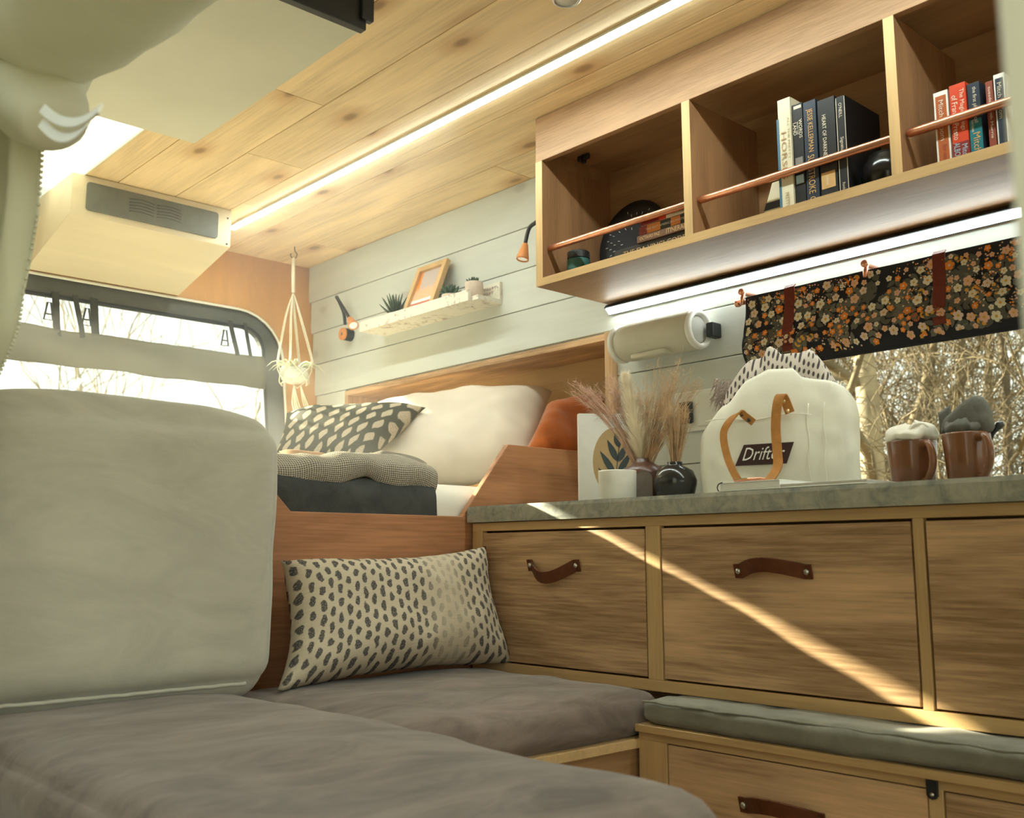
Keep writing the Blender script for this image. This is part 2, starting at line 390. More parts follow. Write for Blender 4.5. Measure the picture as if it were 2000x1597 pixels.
def box(name, x0, x1, y0, y1, z0, z1, mat, parent=None, bevel=.0015, **k):
    return obj(name, MB().box(x0, x1, y0, y1, z0, z1), mat, parent, loc=None if parent else ((x0+x1)/2, (y0+y1)/2, z0), bevel=bevel, **k)
def rot(loc, z=0, x=0, y=0):
    return Matrix.Translation(loc) @ Matrix.Rotation(z, 4, 'Z') @ Matrix.Rotation(x, 4, 'X') @ Matrix.Rotation(y, 4, 'Y')
def smoothpath(pts, n=6):
    pts = [Vector(p) for p in pts]; out = []
    for i in range(len(pts)-1):
        p0, p1, p2, p3 = pts[max(i-1, 0)], pts[i], pts[i+1], pts[min(i+2, len(pts)-1)]
        for k in range(n):
            t = k/n; out.append(.5*((2*p1)+(p2-p0)*t+(2*p0-5*p1+4*p2-p3)*t*t+(3*p1-p0-3*p2+p3)*t**3))
    return out+[pts[-1]]
def ribbon(mb, pts, wdir, w, th):
    """flat strap of width w along wdir, thickness th"""
    pts = [Vector(p) for p in pts]; m = len(pts); vs = []
    for i, p in enumerate(pts):
        t = (pts[min(i+1, m-1)]-pts[max(i-1, 0)]).normalized(); wd_ = Vector(wdir[i] if isinstance(wdir, list) else wdir)
        wd_ = (wd_-t*wd_.dot(t)).normalized(); nn = t.cross(wd_)
        for a, b in ((-1, -1), (1, -1), (1, 1), (-1, 1)): vs.append(p+wd_*a*w/2+nn*b*th/2)
    fs = [(i*4+k, i*4+(k+1) % 4, i*4+4+(k+1) % 4, i*4+4+k) for i in range(m-1) for k in range(4)]+[(3, 2, 1, 0), (m*4-4, m*4-3, m*4-2, m*4-1)]
    return mb.add(vs, fs)
def struct(o): o['kind'] = 'structure'; return o

# ================================================================== THE SHELL
ZC = 2.09; YW = 2.30; YL = .45
def RX(z): return -3.88+(2.07-z)*.155          # the rear doors lean inwards
def shear(mb):
    mb.v = [Vector((v.x+RX(v.z), v.y, v.z)) for v in mb.v]; return mb
struct(box('floor', -4.0, 1.2, YL-.05, 2.55, -.04, 0, wood('floor_vinyl', (.30, .22, .14), 'x'), bevel=0))
# ceiling: backing slab with the roof-light left open, then every plank
RX0, RX1, RY0, RY1 = -3.80, -2.72, .74, 1.14
mb = MB()
mb.box(-4.0, 1.2, RY1, YW+.05, ZC+.012, ZC+.04).box(-4.0, 1.2, YL-.05, RY0, ZC+.012, ZC+.04).box(-4.0, RX0, RY0, RY1, ZC+.012, ZC+.04).box(RX1, 1.2, RY0, RY1, ZC+.012, ZC+.04)
ceiling = struct(obj('ceiling', mb, 'white_paint', loc=(0, 0, ZC)))
joints = [1.14, 1.255, 1.463, 1.676, 1.893, 2.135, 2.315]
butts = {0: [-2.0], 1: [-2.4, -.9], 2: [-2.862, -.6], 3: [-3.3, -1.2], 4: [-1.0], 5: [-2.41, -3.55]}
for i in range(6):
    xs = [-3.92]+sorted(butts[i])+[1.2]
    for a, b in zip(xs, xs[1:]):
        box('plank', a+.0006, b-.0006, joints[i]+.0013, joints[i+1]-.0013, ZC, ZC+.012, 'pine', ceiling, bevel=.0022)
w3 = struct(obj('window_3', MB().box(RX0, RX1, RY0-.02, RY0, ZC-.004, ZC+.08).box(RX0, RX1, RY1, RY1+.004, ZC-.002, ZC+.08).box(RX0-.02, RX0, RY0, RY1, ZC-.004, ZC+.08).box(RX1, RX1+.02, RY0, RY1, ZC-.004, ZC+.08), 'white_paint', loc=(RX0, RY0, ZC)))
obj('pane', MB().box(RX0, RX1, RY0+.001, RY1-.001, ZC+.004, ZC+.010), 'skylight', w3)

# side wall: shiplap around the bed niche and the window
NX0, NX1, NZ = -3.547, -2.031, 1.484
WX0, WX1, WZ0, WZ1 = -1.44, -.25, .90, 1.46
holes = [(NX0, NX1, .3, NZ), (WX0, WX1, WZ0, WZ1)]
def cut(rects, h):
    out = []
    for x0, x1, z0, z1 in rects:
        hx0, hx1, hz0, hz1 = h
        if hx1 <= x0 or hx0 >= x1 or hz1 <= z0 or hz0 >= z1: out.append((x0, x1, z0, z1)); continue
        if hx0 > x0: out.append((x0, hx0, z0, z1))
        if hx1 < x1: out.append((hx1, x1, z0, z1))
        a, b = max(x0, hx0), min(x1, hx1)
        if hz1 < z1: out.append((a, b, hz1, z1))
        if hz0 > z0: out.append((a, b, z0, hz0))
    return out
rects = [(-3.95, 1.2, 0, 2.13)]
for h in holes: rects = cut(rects, h)
mb = MB()
for x0, x1, z0, z1 in rects: mb.box(x0, x1, YW+.012, YW+.04, z0, z1)
wall_right = struct(obj('wall_right', mb, 'white_paint', loc=(0, YW, 0)))
zj = [.76, .91, 1.055, 1.20, 1.345, 1.49, 1.631, 1.775, 1.92, 2.09]
for z0, z1 in zip(zj, zj[1:]):
    rs = [(RX((z0+z1)/2)+.004, 1.2, z0, z1)]
    for h in holes: rs = cut(rs, h)
    for x0, x1, a, b in rs:
        if b-a < .01: continue
        box('plank', x0, x1, YW, YW+.012, a+.0013, b-.0013, 'white_wood', wall_right, bevel=.0022)
# the niche behind the bed, framed in oak
niche = struct(box('trim_1', NX0, NX1, YW-.004, 2.5, NZ-.021, NZ, 'oak', bevel=.002))
obj('end_board', MB().box(NX0, NX0+.021, YW-.004, 2.5, .8, NZ-.021), 'oak_z', niche, bevel=.002)
obj('end_board', MB().box(NX1-.034, NX1, YW-.02, 2.5, .8, NZ), 'oak_z', niche, bevel=.002)
obj('back_panel', MB().box(NX0, NX1, 2.5, 2.515, .8, 1.4088), wood('niche_ply', (.47, .30, .13), 'x', contrast=.4), niche)
obj('back_panel', MB().box(NX0, NX1, 2.5, 2.515, 1.409, NZ), wood('niche_ply_top', (.47, .30, .13), 'x', contrast=.4), niche)
# rear doors: veneer panel with the round-cornered cut-out, dark inner door, glass
def rrect(y0, y1, z0, z1, r, n=7):
    out = []
    for cy, cz, a0 in ((y1-r, z1-r, 0), (y0+r, z1-r, 90), (y0+r, z0+r, 180), (y1-r, z0+r, 270)):
        for k in range(n+1):
            a = math.radians(a0+90*k/n); out.append((cy+r*math.cos(a), cz+r*math.sin(a)))
    return out
def frame_mesh(outer, inner, x0, x1):
    """plate from x0 to x1 between two loops with the same number of points"""
    mb = MB(); n = len(inner)
    vs = [(x0, *p) for p in outer]+[(x0, *p) for p in inner]+[(x1, *p) for p in outer]+[(x1, *p) for p in inner]; fs = []
    for i in range(n):
        j = (i+1) % n
        fs += [(i, j, n+j, n+i), (2*n+i, 3*n+i, 3*n+j, 2*n+j), (i, 2*n+i, 2*n+j, j), (n+i, n+j, 3*n+j, 3*n+i)]
    return shear(mb.add(vs, fs))
def outer_of(inner, y0, y1, z0, z1):
    cy = (min(p[0] for p in inner)+max(p[0] for p in inner))/2; cz = (min(p[1] for p in inner)+max(p[1] for p in inner))/2; out = []
    for y, z in inner:
        dy, dz = y-cy, z-cz; t = min(((y1 if dy > 0 else y0)-cy)/dy if abs(dy) > 1e-6 else 1e9, ((z1 if dz > 0 else z0)-cz)/dz if abs(dz) > 1e-6 else 1e9)
        out.append((cy+dy*t, cz+dz*t))
    for c in ((y0, z0), (y0, z1), (y1, z0), (y1, z1)):      # keep the square outer corners
        k = min(range(len(out)), key=lambda i: (out[i][0]-c[0])**2+(out[i][1]-c[1])**2); out[k] = c
    return out
cutout = rrect(.46, 2.150, .95, 1.835, .20)
wall_rear = struct(obj('wall_rear', frame_mesh(outer_of(cutout, YL-.05, YW+.25, 0, 2.13), cutout, -.012, 0), 'rear_wood', loc=(RX(1), 1.4, 0)))
obj('edge_piping', shear(MB().tube([(.002, *p) for p in cutout], .006, 6, closed=True)), 'white_paint', wall_rear, smooth=True)
glassloop = rrect(.50, 2.065, 1.00, 1.762, .09)
w1 = struct(obj('window_1', frame_mesh(outer_of(glassloop, .46, 2.20, .90, 1.87), glassloop, -.055, -.016), 'rubber', loc=(RX(1), 1.3, 1)))
obj('pane', shear(MB().prism(rrect(.49, 2.075, .99, 1.772, .09), 'x', -.045, -.041)), 'glass', w1)
obj('gasket', shear(MB().tube([(-.016, *p) for p in glassloop], .008, 6, closed=True)), 'black', w1, smooth=True)
# door side of the van (left): wall, header and the cream post beside the camera
wl = struct(obj('wall_left', MB().box(-4.0, -1.62, YL-.09, YL-.045, 0, 2.13), 'white_paint', loc=(-2.8, YL, 0)))
struct(obj('trim_3', MB().box(-1.62, 1.2, YL-.09, YL-.045, 1.86, 2.13), 'white_paint', loc=(0, YL, 1.86)))
struct(obj('wall_side', MB().box(-.05, 1.2, YL-.09, YL-.045, 0, 1.86), 'white_paint', loc=(.5, YL, 0)))
struct(obj('trim_2', MB().rbox(-.1565, .10, YL-.03, YL+.01, 0, 1.92, .012, 4), 'cream', loc=(0, YL, 0), smooth=True))

struct(obj('wall_front', MB().box(1.2, 1.24, YL-.05, YW+.05, 1.5, 2.13).box(1.2, 1.24, YL-.05, YW+.05, 0, .35).box(1.2, 1.24, YL-.05, .6, .35, 1.5).box(1.2, 1.24, 2.2, YW+.05, .35, 1.5), 'white_paint', loc=(1.2, 1.3, 0)))  # unseen end wall, its opening shaped to let light onto the right side
# side window
w2 = struct(obj('window_2', MB().box(WX0, WX0+.022, YW-.006, YW+.04, WZ0, WZ1).box(WX1-.022, WX1, YW-.006, YW+.04, WZ0, WZ1).box(WX0, WX1, YW-.006, YW+.04, WZ1-.022, WZ1).box(WX0, WX1, YW-.006, YW+.04, WZ0, WZ0+.022), 'black', loc=(WX0, YW, WZ0), bevel=.002))
obj('pane', MB().box(WX0+.02, WX1-.02, YW+.02, YW+.024, WZ0+.02, WZ1-.02), 'glass', w2)

# ================================================================== OUTDOORS
struct(obj('ground', MB().box(-60, 60, -60, 60, -.75, -.7), 'ground', loc=(0, 0, -.7)))
def unseen_shade_hedge(u, v):
    # rounded, knobbly evergreen mass, added out of view to shade the side door
    a = PI*v; x = -9+9.2*u; p = Vector((x, -2.5+.75*math.cos(a)*(1 if abs(math.cos(a)) > .3 else 1), -.7+5.2*math.sin(a)**.35))
    n_ = noise.noise(p*1.1)*.45+noise.noise(p*3.1)*.22+noise.noise(p*8)*.10
    return p+Vector((0, math.cos(a), .6*math.sin(a))).normalized()*n_
struct(obj('unseen_shade_hedge', MB().grid(unseen_shade_hedge, 220, 50), plain('evergreen', (.06, .075, .035), .9, var=.5, sc=20), loc=(-2, -2.5, -.7)))
def grow(mb, p, d, L, r, depth, rng, spread=.55, n=4, up=.12, wig=.16, minr=.004, kids=(2, 4)):
    segs = 4; pts = [p]; rad = [r]; q = Vector(p); d = Vector(d).normalized(); ends = []
    for i in range(segs):
        d = (d+Vector((rng.gauss(0, wig), rng.gauss(0, wig), rng.gauss(0, wig)+up*.3))).normalized()
        q = q+d*(L/segs); pts.append(q.copy()); rad.append(max(minr, r*(1-.55*(i+1)/segs))); ends.append((q.copy(), d.copy(), rad[-1]))
    mb.tube(pts, rad, n if depth > 1 else 3, caps=False)
    if depth <= 0: return
    for k in range(rng.randint(*kids)):
        q, dd, rr = ends[rng.randint(1, segs-1)] if k else ends[-1]
        ax = Vector((rng.gauss(0, 1), rng.gauss(0, 1), rng.gauss(0, .7)+up)).normalized()
        grow(mb, q, dd+ax*spread*rng.uniform(.7, 1.5), L*rng.uniform(.55, .8), max(minr, rr*.72), depth-1, rng, spread, n, up, wig*1.1, minr, kids)
def tree(name, label, cat, loc, h, r, depth, seed, bark, twig, group, kids=(2, 4), stems=1, spread=.55, minr=.004, lean=(0, 0)):
    rng = random.Random(seed); t = thing(name, label, cat, loc, group); b = Vector(loc)
    tr = MB(); br = MB()
    for sidx in range(stems):
        o = b+Vector((rng.uniform(-.1, .1)*stems*.5, rng.uniform(-.1, .1)*stems*.5, 0)); d = Vector((lean[0]+rng.gauss(0, .06+.1*(stems > 1)), lean[1]+rng.gauss(0, .06+.1*(stems > 1)), 1)).normalized()
        pts = [o]; rad = [r]
        for i in range(6):
            d = (d+Vector((rng.gauss(0, .07), rng.gauss(0, .07), .05))).normalized(); o = o+d*h*.11; pts.append(o); rad.append(r*(1-.1*(i+1)))
            if i >= 1:
                for k in range(2 if i < 5 else 4):
                    a = rng.uniform(0, 2*PI); dd = Vector((math.cos(a), math.sin(a), rng.uniform(.3, 1.1)))
                    if i == 5: dd = d*1.2+dd*.5
                    grow(br, o, dd, h*rng.uniform(.2, .36), rad[-1]*.5, depth, rng, spread, 4, .1, .18, minr, kids)
        tr.tube(pts, rad, 8)
    obj('trunk', tr, bark, t, smooth=True); obj('branches', br, twig, t, smooth=True, kind='stuff'); return t
g = 'bare trees outside the side window'
tree('tree', 'pale forked trunk nearest the side window beside the canvas bag', 'tree', (-3.45, 6.4, -.7), 6.0, .13, 3, 3, 'pale_bark', 'twig', g, lean=(.02, 0))
for i, (q, y) in enumerate(((.57, 8.6), (.47, 7.6), (.425, 8.3), (.385, 7.4), (.51, 9.8), (.44, 10.6), (.36, 11.5), (.62, 11.0), (.54, 12.6), (.40, 13.0))):
    tree('tree', 'slim bare tree in the sunlit wood behind the side window', 'tree', (-q*y, y, -.7), 6.4+.3*(i % 3), .05+.012*(i % 3), 3, 20+i, 'bark', 'twig', g)
for i in range(14):
    y = 6.7+1.7*(i//7)+.35*(i % 3); x = -(.31+.06*(i % 7))*y
    tree('shrub', 'tangled leafless shrub low behind the side window', 'shrub', (x, y, -.7), 3.3+.4*(i % 3), .022, 2, 60+i, 'twig', 'twig', 'shrubs outside the side window', kids=(3, 4), stems=3, spread=.8, minr=.003)
for i, (x, y, h) in enumerate(((-11, 3.3, 5.2), (-12.5, 4.6, 5.6), (-13, 5.6, 5.0), (-11.5, 6.0, 4.9))):
    tree('tree', 'thin bare tree faint in the glare outside the rear window', 'tree', (x, y, -.7), h, .06, 2, 90+i, 'pale_bark', 'pale_bark', 'trees outside the rear window', kids=(2, 3), minr=.006)

# ================================================================== FURNITURE
YC = 1.793                                        # face of the drawers
def leather_handle(parent, x0, x1, zc, bow, droop, mat='leather_dark'):
    """strap handle bowing out from the drawer; droop bends it up or down"""
    pts = []
    for k in range(13):
        t = k/12; e = math.sin(PI*t); e = max(0, (e-.28)/.72)
        pts.append((x0+(x1-x0)*t, YC0-.004-bow*e, zc+droop*e))
    mb = ribbon(MB(), pts, (0, -.25, 1), .030, .005)
    obj('handle', mb, mat, parent, smooth=False, bevel=.001, label='brown leather strap handle')
    for x in (x0+.011, x1-.011):
        obj('rivet', MB().lathe([(.0065, 0), (.0065, -.002), (.0045, -.0042), (0, -.005)], (x, YC0-.0065, zc), 12, 'y'), 'steel', parent, smooth=True)
YC0 = YC
cab = thing('drawer_cabinet', 'oak drawer cabinet with leather handles under the concrete worktop', 'cabinet', (-1.2, YC, .498))
XE = -.28
obj('carcass', MB().box(-2.12, XE, YC+.06, YW-.002, .498, .886).box(-2.12, XE, YC+.018, YC+.06, .498, .515).box(-2.12, XE, YC+.018, YC+.06, .870, .886), 'cabinet_wood', cab)
obj('rail', MB().box(-2.12, XE, YC, YC+.018, .864, .886), 'oak_edge', cab, bevel=.001)
obj('rail', MB().box(-2.12, XE, YC, YC+.018, .498, .523), 'oak_edge', cab, bevel=.001)
for a, b in ((-2.12, -2.080), (-1.507, -1.466), (-.873, -.853), (XE-.03, XE)):
    obj('stile', MB().box(a, b, YC, YC+.018, .523, .864), 'oak_edge_z', cab, bevel=.001)
for i, (a, b) in enumerate(((-2.0755, -1.5115), (-1.4615, -.8775), (-.8485, XE-.0345))):
    d = obj('drawer_front', MB().box(a, b, YC+.001, YC+.017, .5275, .8585), 'oak', cab, bevel=.0015)
    if i == 0: leather_handle(d, -1.896, -1.713, .774, .030, -.030)
    if i == 1: leather_handle(d, -1.263, -1.081, .765, .034, .014)
    if i == 2: leather_handle(d, -.66, -.478, .765, .034, -.02)
tag(obj('countertop', MB().rbox(-2.123, XE+.02, 1.773, YW-.002, .886, .932, .004, 4), 'concrete', loc=(-1.2, 2.0, .886)), 'mottled grey concrete worktop over the drawer cabinet', 'countertop')
# low bench under the drawers
YB = 1.70; YC0 = YB
bench = thing('storage_bench', 'low oak bench box with drawers under the grey strip cushion', 'bench', (-.9, YB, 0))
obj('carcass', MB().box(-1.46, XE, YB+.018, YW-.01, 0, .428), 'cabinet_wood', bench)
obj('ledge', MB().box(-1.46, XE, YB-.012, YW-.01, .428, .443), 'oak_edge', bench, bevel=.001)
obj('rail', MB().box(-1.46, XE, YB, YB+.018, .411, .428), 'oak_edge', bench, bevel=.001)
for a, b in ((-1.46, -1.385), (-.828, -.803), (XE-.03, XE)): obj('stile', MB().box(a, b, YB, YB+.018, 0, .411), 'oak_edge_z', bench, bevel=.001)
for i, (a, b) in enumerate(((-1.382, -.831), (-.800, XE-.033))):
    d = obj('drawer_front', MB().box(a, b, YB+.001, YB+.017, .06, .4085), 'oak', bench, bevel=.0015)
    if i == 0: leather_handle(d, -1.205, -1.02, .322, .034, .014, 'leather_dark')
lp = obj('leather_tab', MB().prism([(-.829, .43), (-.829, .401), (-.825, .396), (-.819, .394), (-.813, .396), (-.809, .401), (-.809, .43)], 'y', YB-.006, YB-.001), 'black', bench, bevel=.0008, label='dark leather tab')
obj('rivet', MB().lathe([(.004, 0), (.004, -.001), (0, -.003)], (-.819, YB-.006, .403), 10, 'y'), 'steel', lp, smooth=True)
bc = obj('bench_cushion', MB().rbox(-1.452, XE, YB-.006, YC+.12, .444, .495, .018, 26, (0, .004, .002), .006, 14), 'bench_fab', loc=(-.9, 1.74, .444), smooth=True)
tag(bc, 'long thin grey cushion squeezed under the oak drawers', 'cushion')
obj('piping', MB().tube([(-1.445+(XE+1.43)*k/60, YB-.004+.003*noise.noise(Vector((k*.4, 0, 0))), .490+.004*noise.noise(Vector((0, k*.35, 3)))) for k in range(61)], .0028, 6), 'bench_fab', bc, smooth=True)
# corner seat and its box
XS = -1.475
sb = thing('corner_seat_base', 'dark oak box below the corner seat cushion', 'bench', (-1.8, 1.4, 0))
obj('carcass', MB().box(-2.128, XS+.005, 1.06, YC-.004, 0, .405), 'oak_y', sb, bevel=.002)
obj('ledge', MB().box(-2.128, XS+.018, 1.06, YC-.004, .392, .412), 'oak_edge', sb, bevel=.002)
cs = obj('seat_cushion', MB().rbox(-2.122, XS+.012, 1.045, YC-.005, .413, .503, .035, 26, (.004, .004, .016), .007, 7, 3), 'suede', loc=(-1.8, 1.4, .413), smooth=True)
tag(cs, 'taupe suede corner seat cushion below the spotted lumbar pillow', 'cushion')
# bed front board
XP = -2.13
poly = [(YL, 0), (YL, 1.115), (1.03, 1.115), (1.235, .905), (1.765, .905), (1.935, 1.115), (YW-.002, 1.115), (YW-.002, 0)]
bp = obj('bed_front_board', MB().prism(poly, 'x', XP-.02, XP), 'panel', loc=(XP, 1.4, 0), bevel=.002)
tag(bp, 'reddish wooden bed board with a chamfered cut-out', 'bed board')
# sofa back and the large foreground seat
sbk = obj('back_cushion', MB().rbox(-2.10, -1.905, .47, 1.085, .533, 1.078, .056, 28, (.012, .008, .036), .006, 4, 5), 'suede_veiled', loc=(-2, .8, .533), smooth=True)
tag(sbk, 'large upright taupe back cushion against the bed board', 'cushion')
obj('piping', MB().tube([(-1.906, .49+(.58)*k/40, .545+.0025*noise.noise(Vector((k*.5, 1, 0)))) for k in range(37)], .004, 6), 'suede_veiled', sbk, smooth=True)
sf = obj('seat_cushion', MB().rbox(-2.09, -.735, .455, 1.035, .415, .522, .05, 34, (.012, .006, .016), .009, 4.5, 11), 'suede', loc=(-1.4, .7, .415), smooth=True)
tag(sf, 'big taupe suede seat cushion filling the foreground', 'cushion')
fb = thing('sofa_base', 'plain oak box under the foreground seat cushion', 'bench', (-1.4, .7, 0))
obj('carcass', MB().box(-2.128, -.79, .46, .99, 0, .395), 'oak', fb, bevel=.002); obj('ledge', MB().box(-2.128, -.78, .455, 1.0, .395, .414), 'oak_edge', fb, bevel=.002)

# spotted lumbar pillow
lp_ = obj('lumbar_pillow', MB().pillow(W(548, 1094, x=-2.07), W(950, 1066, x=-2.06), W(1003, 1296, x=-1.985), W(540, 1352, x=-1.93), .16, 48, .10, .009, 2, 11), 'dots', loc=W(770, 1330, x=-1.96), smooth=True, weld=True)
tag(lp_, 'long linen pillow with dark oval spots on the corner seat', 'pillow')

# ------------------------------------------------------------------ bed
bed = thing('bed', 'bed with white sheet behind the cut-out board', 'bed', (-2.9, 1.4, 0))
obj('platform', MB().box(-3.62, XP-.022, .5, 2.47, .60, .72), 'cabinet_wood', bed, bevel=.002)
obj('mattress', MB().rbox(-3.60, -2.165, .52, 2.46, .72, .995, .06, 24, (0, 0, .012), .010, 7, 2), 'sheet', bed, smooth=True)
def blanket(name, label, cat, x0, x1, y0, y1, z, th, mat, wave, seed, drop=0, n=44, sag=.02):
    """soft folded layer lying on the bed; drop lets its front edge hang"""
    def fn(u, v):
        y = y0+(y1-y0)*u; x = x1+(x0-x1)*v
        p = Vector((x, y, 0)); h = z+wave*(noise.noise(p*5+Vector((seed, 0, 0)))+.6*noise.noise(p*10+Vector((0, seed, 0))))
        f = max(0, 1-v/.22); h -= drop*f*f
        e = min(u, 1-u); h -= sag*max(0, 1-e/.12)**2
        return (x, y+.012*noise.noise(p*7+Vector((0, 0, seed))), h)
    o = obj(name, MB().grid(fn, n, n), mat, loc=((x0+x1)/2, (y0+y1)/2, z), smooth=True)
    s = o.modifiers.new('solid', 'SOLIDIFY'); s.thickness = th; s.offset = 1
    b = o.modifiers.new('sub', 'SUBSURF'); b.levels = 1; b.render_levels = 1
    return tag(o, label, cat)
def roll_layer(name, label, cat, prof, y0, y1, mat, wave, seed, end=.05, ny=40, th=None, twist=0, hem=0):
    """cloth whose cross-section (x, z outline) runs along y with soft waves"""
    pr = smoothpath([(p[0], 0, p[1]) for p in prof], 5); n = len(pr)-1
    def fn(u, v):
        i = v*n; k = min(int(i), n-1); q = pr[k].lerp(pr[k+1], i-k); y = y0+(y1-y0)*u
        w = wave*(noise.noise(Vector((q.x*4, y*6, q.z*4+seed)))+.5*noise.noise(Vector((q.x*9, y*13, seed))))
        hm = max(0, 1-v/.45); return (q.x+w*.7+twist*(u-.5), y, q.z+w+hem*hm*(math.sin(u*11+1)+.6*math.sin(u*23)))
    o = obj(name, MB().grid(fn, ny, n), mat, loc=(pr[0].x, (y0+y1)/2, pr[0].z), smooth=True)
    s = o.modifiers.new('solid', 'SOLIDIFY'); s.thickness = th or .008; s.offset = 0
    return tag(o, label, cat)
roll_layer('quilt', 'folded charcoal quilt hanging over the bed edge', 'quilt', [(-2.155, .86), (-2.158, .92), (-2.163, .965), (-2.19, 1.0), (-2.24, 1.022), (-2.5, 1.026), (-2.9, 1.026)], 1.10, 1.690, 'denim', .006, 4, th=.016)
wv = roll_layer('waffle_blanket', 'rumpled grey waffle-weave blanket on the charcoal quilt', 'blanket', [(-2.175, .985), (-2.165, 1.005), (-2.17, 1.03), (-2.215, 1.05), (-2.27, 1.052), (-2.33, 1.048), (-2.42, 1.048), (-2.60, 1.046)], 1.12, 1.70, 'waffle', .030, 9, th=.014, ny=60, hem=.014)
obj('fold', MB().grid(lambda u, v: Vector((-2.20-.10*v+.02*math.sin(u*9), 1.50+.19*u+.01*math.sin(v*5), 1.050+.034*math.sin(PI*min(1, v*1.1))*math.sin(PI*(.12+.8*u))**1.2)), 24, 18), 'waffle', wv, smooth=True).modifiers.new('solid', 'SOLIDIFY').thickness = .012
tag(obj('throw', MB().pillow(W(545, 880, x=-2.42), W(650, 895, x=-2.42), W(650, 918, x=-2.32), W(545, 918, x=-2.32), .05, 20, .05, .004, 3), 'tan_suede', loc=W(600, 915, x=-2.35), smooth=True, weld=True), 'small tan folded throw beside the tall back cushion', 'throw')
tag(obj('pillow', MB().pillow(W(725, 792, x=-3.15), W(1078, 764, x=-2.50), W(1040, 905, x=-2.34), W(700, 960, x=-2.80), .21, 52, .03, .016, 6, 7), 'linen', loc=W(880, 950, x=-2.4), smooth=True, weld=True), 'large white linen pillow leaning in the bed niche', 'pillow')
tag(obj('pillow', MB().pillow(W(560, 806, x=-2.97), W(832, 796, x=-2.74), W(700, 908, x=-2.55), W(520, 930, x=-2.64), .13, 40, .05, .006, 8, 7), 'leafy', loc=W(650, 910, x=-2.4), smooth=True, weld=True), 'charcoal pillow with pale leaf print on the bed', 'pillow')
tag(obj('pillow', MB().pillow(W(1068, 790, x=-2.37), W(1190, 770, x=-2.34), W(1190, 900, x=-2.20), W(1010, 905, x=-2.20), .12, 36, .05, .010, 12, 8), 'rust', loc=W(1100, 900, x=-2.2), smooth=True, weld=True), 'rust orange velvet pillow behind the bed board', 'pillow')
tag(obj('pillow', MB().pillow(W(600, 806, x=-3.2), W(760, 796, x=-3.1), W(780, 960, x=-2.85), W(600, 930, x=-2.9), .13, 30, .04, .006, 21, 7), 'sheet', loc=W(680, 890, x=-2.9), smooth=True, weld=True), 'white pillow peeking out behind the leaf print pillow', 'pillow')

# ------------------------------------------------------------------ overhead cabinet
YO = 1.98; OX0, OX1 = -2.055, -.34
oc = thing('overhead_cabinet', 'oak overhead cabinet with three open cubbies and copper rails', 'cabinet', (-1.2, 2.14, 1.573))
obj('bottom_board', MB().box(OX0, OX1, YO, YW-.001, 1.573, 1.596), 'cabinet_wood', oc, bevel=.0015)
obj('fascia', MB().box(OX0, OX1, YO, YO+.02, 1.952, ZC-.001), 'cabinet_wood', oc, bevel=.0015)
obj('inner_top', MB().box(OX0+.02, OX1, YO+.02, YW-.02, 1.99, 2.005), 'cabinet_wood', oc)
obj('back_panel', MB().box(OX0+.02, OX1, YW-.02, YW-.001, 1.596, ZC-.002), 'cabinet_wood', oc)
for a, b in ((OX0, -2.028), (-1.512, -1.487), (-.962, -.938), (OX1-.025, OX1)):
    obj('upright', MB().box(a, b, YO if a > OX0 else YO, YW-.02, 1.596, 1.952), 'cabinet_z', oc, bevel=.001)
    if a == OX0 or b == OX1: obj('end_panel', MB().box(a, b, YO+.02, YW-.001, 1.952, ZC-.001), 'cabinet_wood', oc)
    obj('edge_band', MB().box(a, b, YO-.0008, YO, 1.596, 1.952), 'oak_edge_z', oc)
obj('edge_band', MB().box(OX0, OX1, YO-.0008, YO, 1.573, 1.596), 'oak_edge', oc)
for a, b in ((-2.026, -1.514), (-1.485, -.964), (-.936, OX1-.026)):
    ym = 2.004
    obj('rail', MB().lathe([(0, a), (.0065, a+.002), (.0095, a+.008), (.0095, b-.008), (.0065, b-.002), (0, b)], (0, ym, 1.6875), 20, 'x'), 'copper', oc, smooth=True, label='copper tube rail')
obj('cable_clip', MB().box(-2.00, -1.955, 2.10, 2.112, 1.972, 1.988).box(-1.985, -1.970, 2.10, 2.112, 1.962, 1.989), 'black', oc, bevel=.003)
# LED bars
l1 = thing('led_bar', 'black LED bar in the corner under the overhead cabinet', 'light', (-1.2, YW, 1.55))
LR = rot((0, 2.281, 1.550), x=math.radians(-42))
obj('channel', MB(LR).box(-2.052, OX1, -.016, .016, -.003, .010), 'black', l1, bevel=.001)
obj('diffuser', MB(LR).box(-2.047, OX1-.004, -.0115, .0115, -.0055, -.003), 'led2', l1, label='glowing white diffuser')
l2 = thing('led_bar', 'slim white LED bar running along the pine ceiling', 'light', (-2.2, 1.77, ZC))
obj('channel', MB().box(-3.58, .8, 1.757, 1.790, ZC-.008, ZC-.0005), 'white_paint', l2, bevel=.001)
obj('diffuser', MB().box(-3.578, .798, 1.7605, 1.7865, ZC-.0105, ZC-.008), 'led', l2, label='glowing white diffuser')
pk = thing('puck_light', 'round steel puck light in the pine ceiling', 'light', (-1.535, 1.572, ZC))
obj('ring', MB().lathe([(.034, 0), (.034, -.006), (.028, -.009), (.026, -.006)], (-1.527, 1.576, ZC), 28), 'steel', pk, smooth=True)
obj('lens', MB().lathe([(.026, -.002), (.026, -.006), (0, -.0065)], (-1.527, 1.576, ZC), 24), 'white', pk, smooth=True)

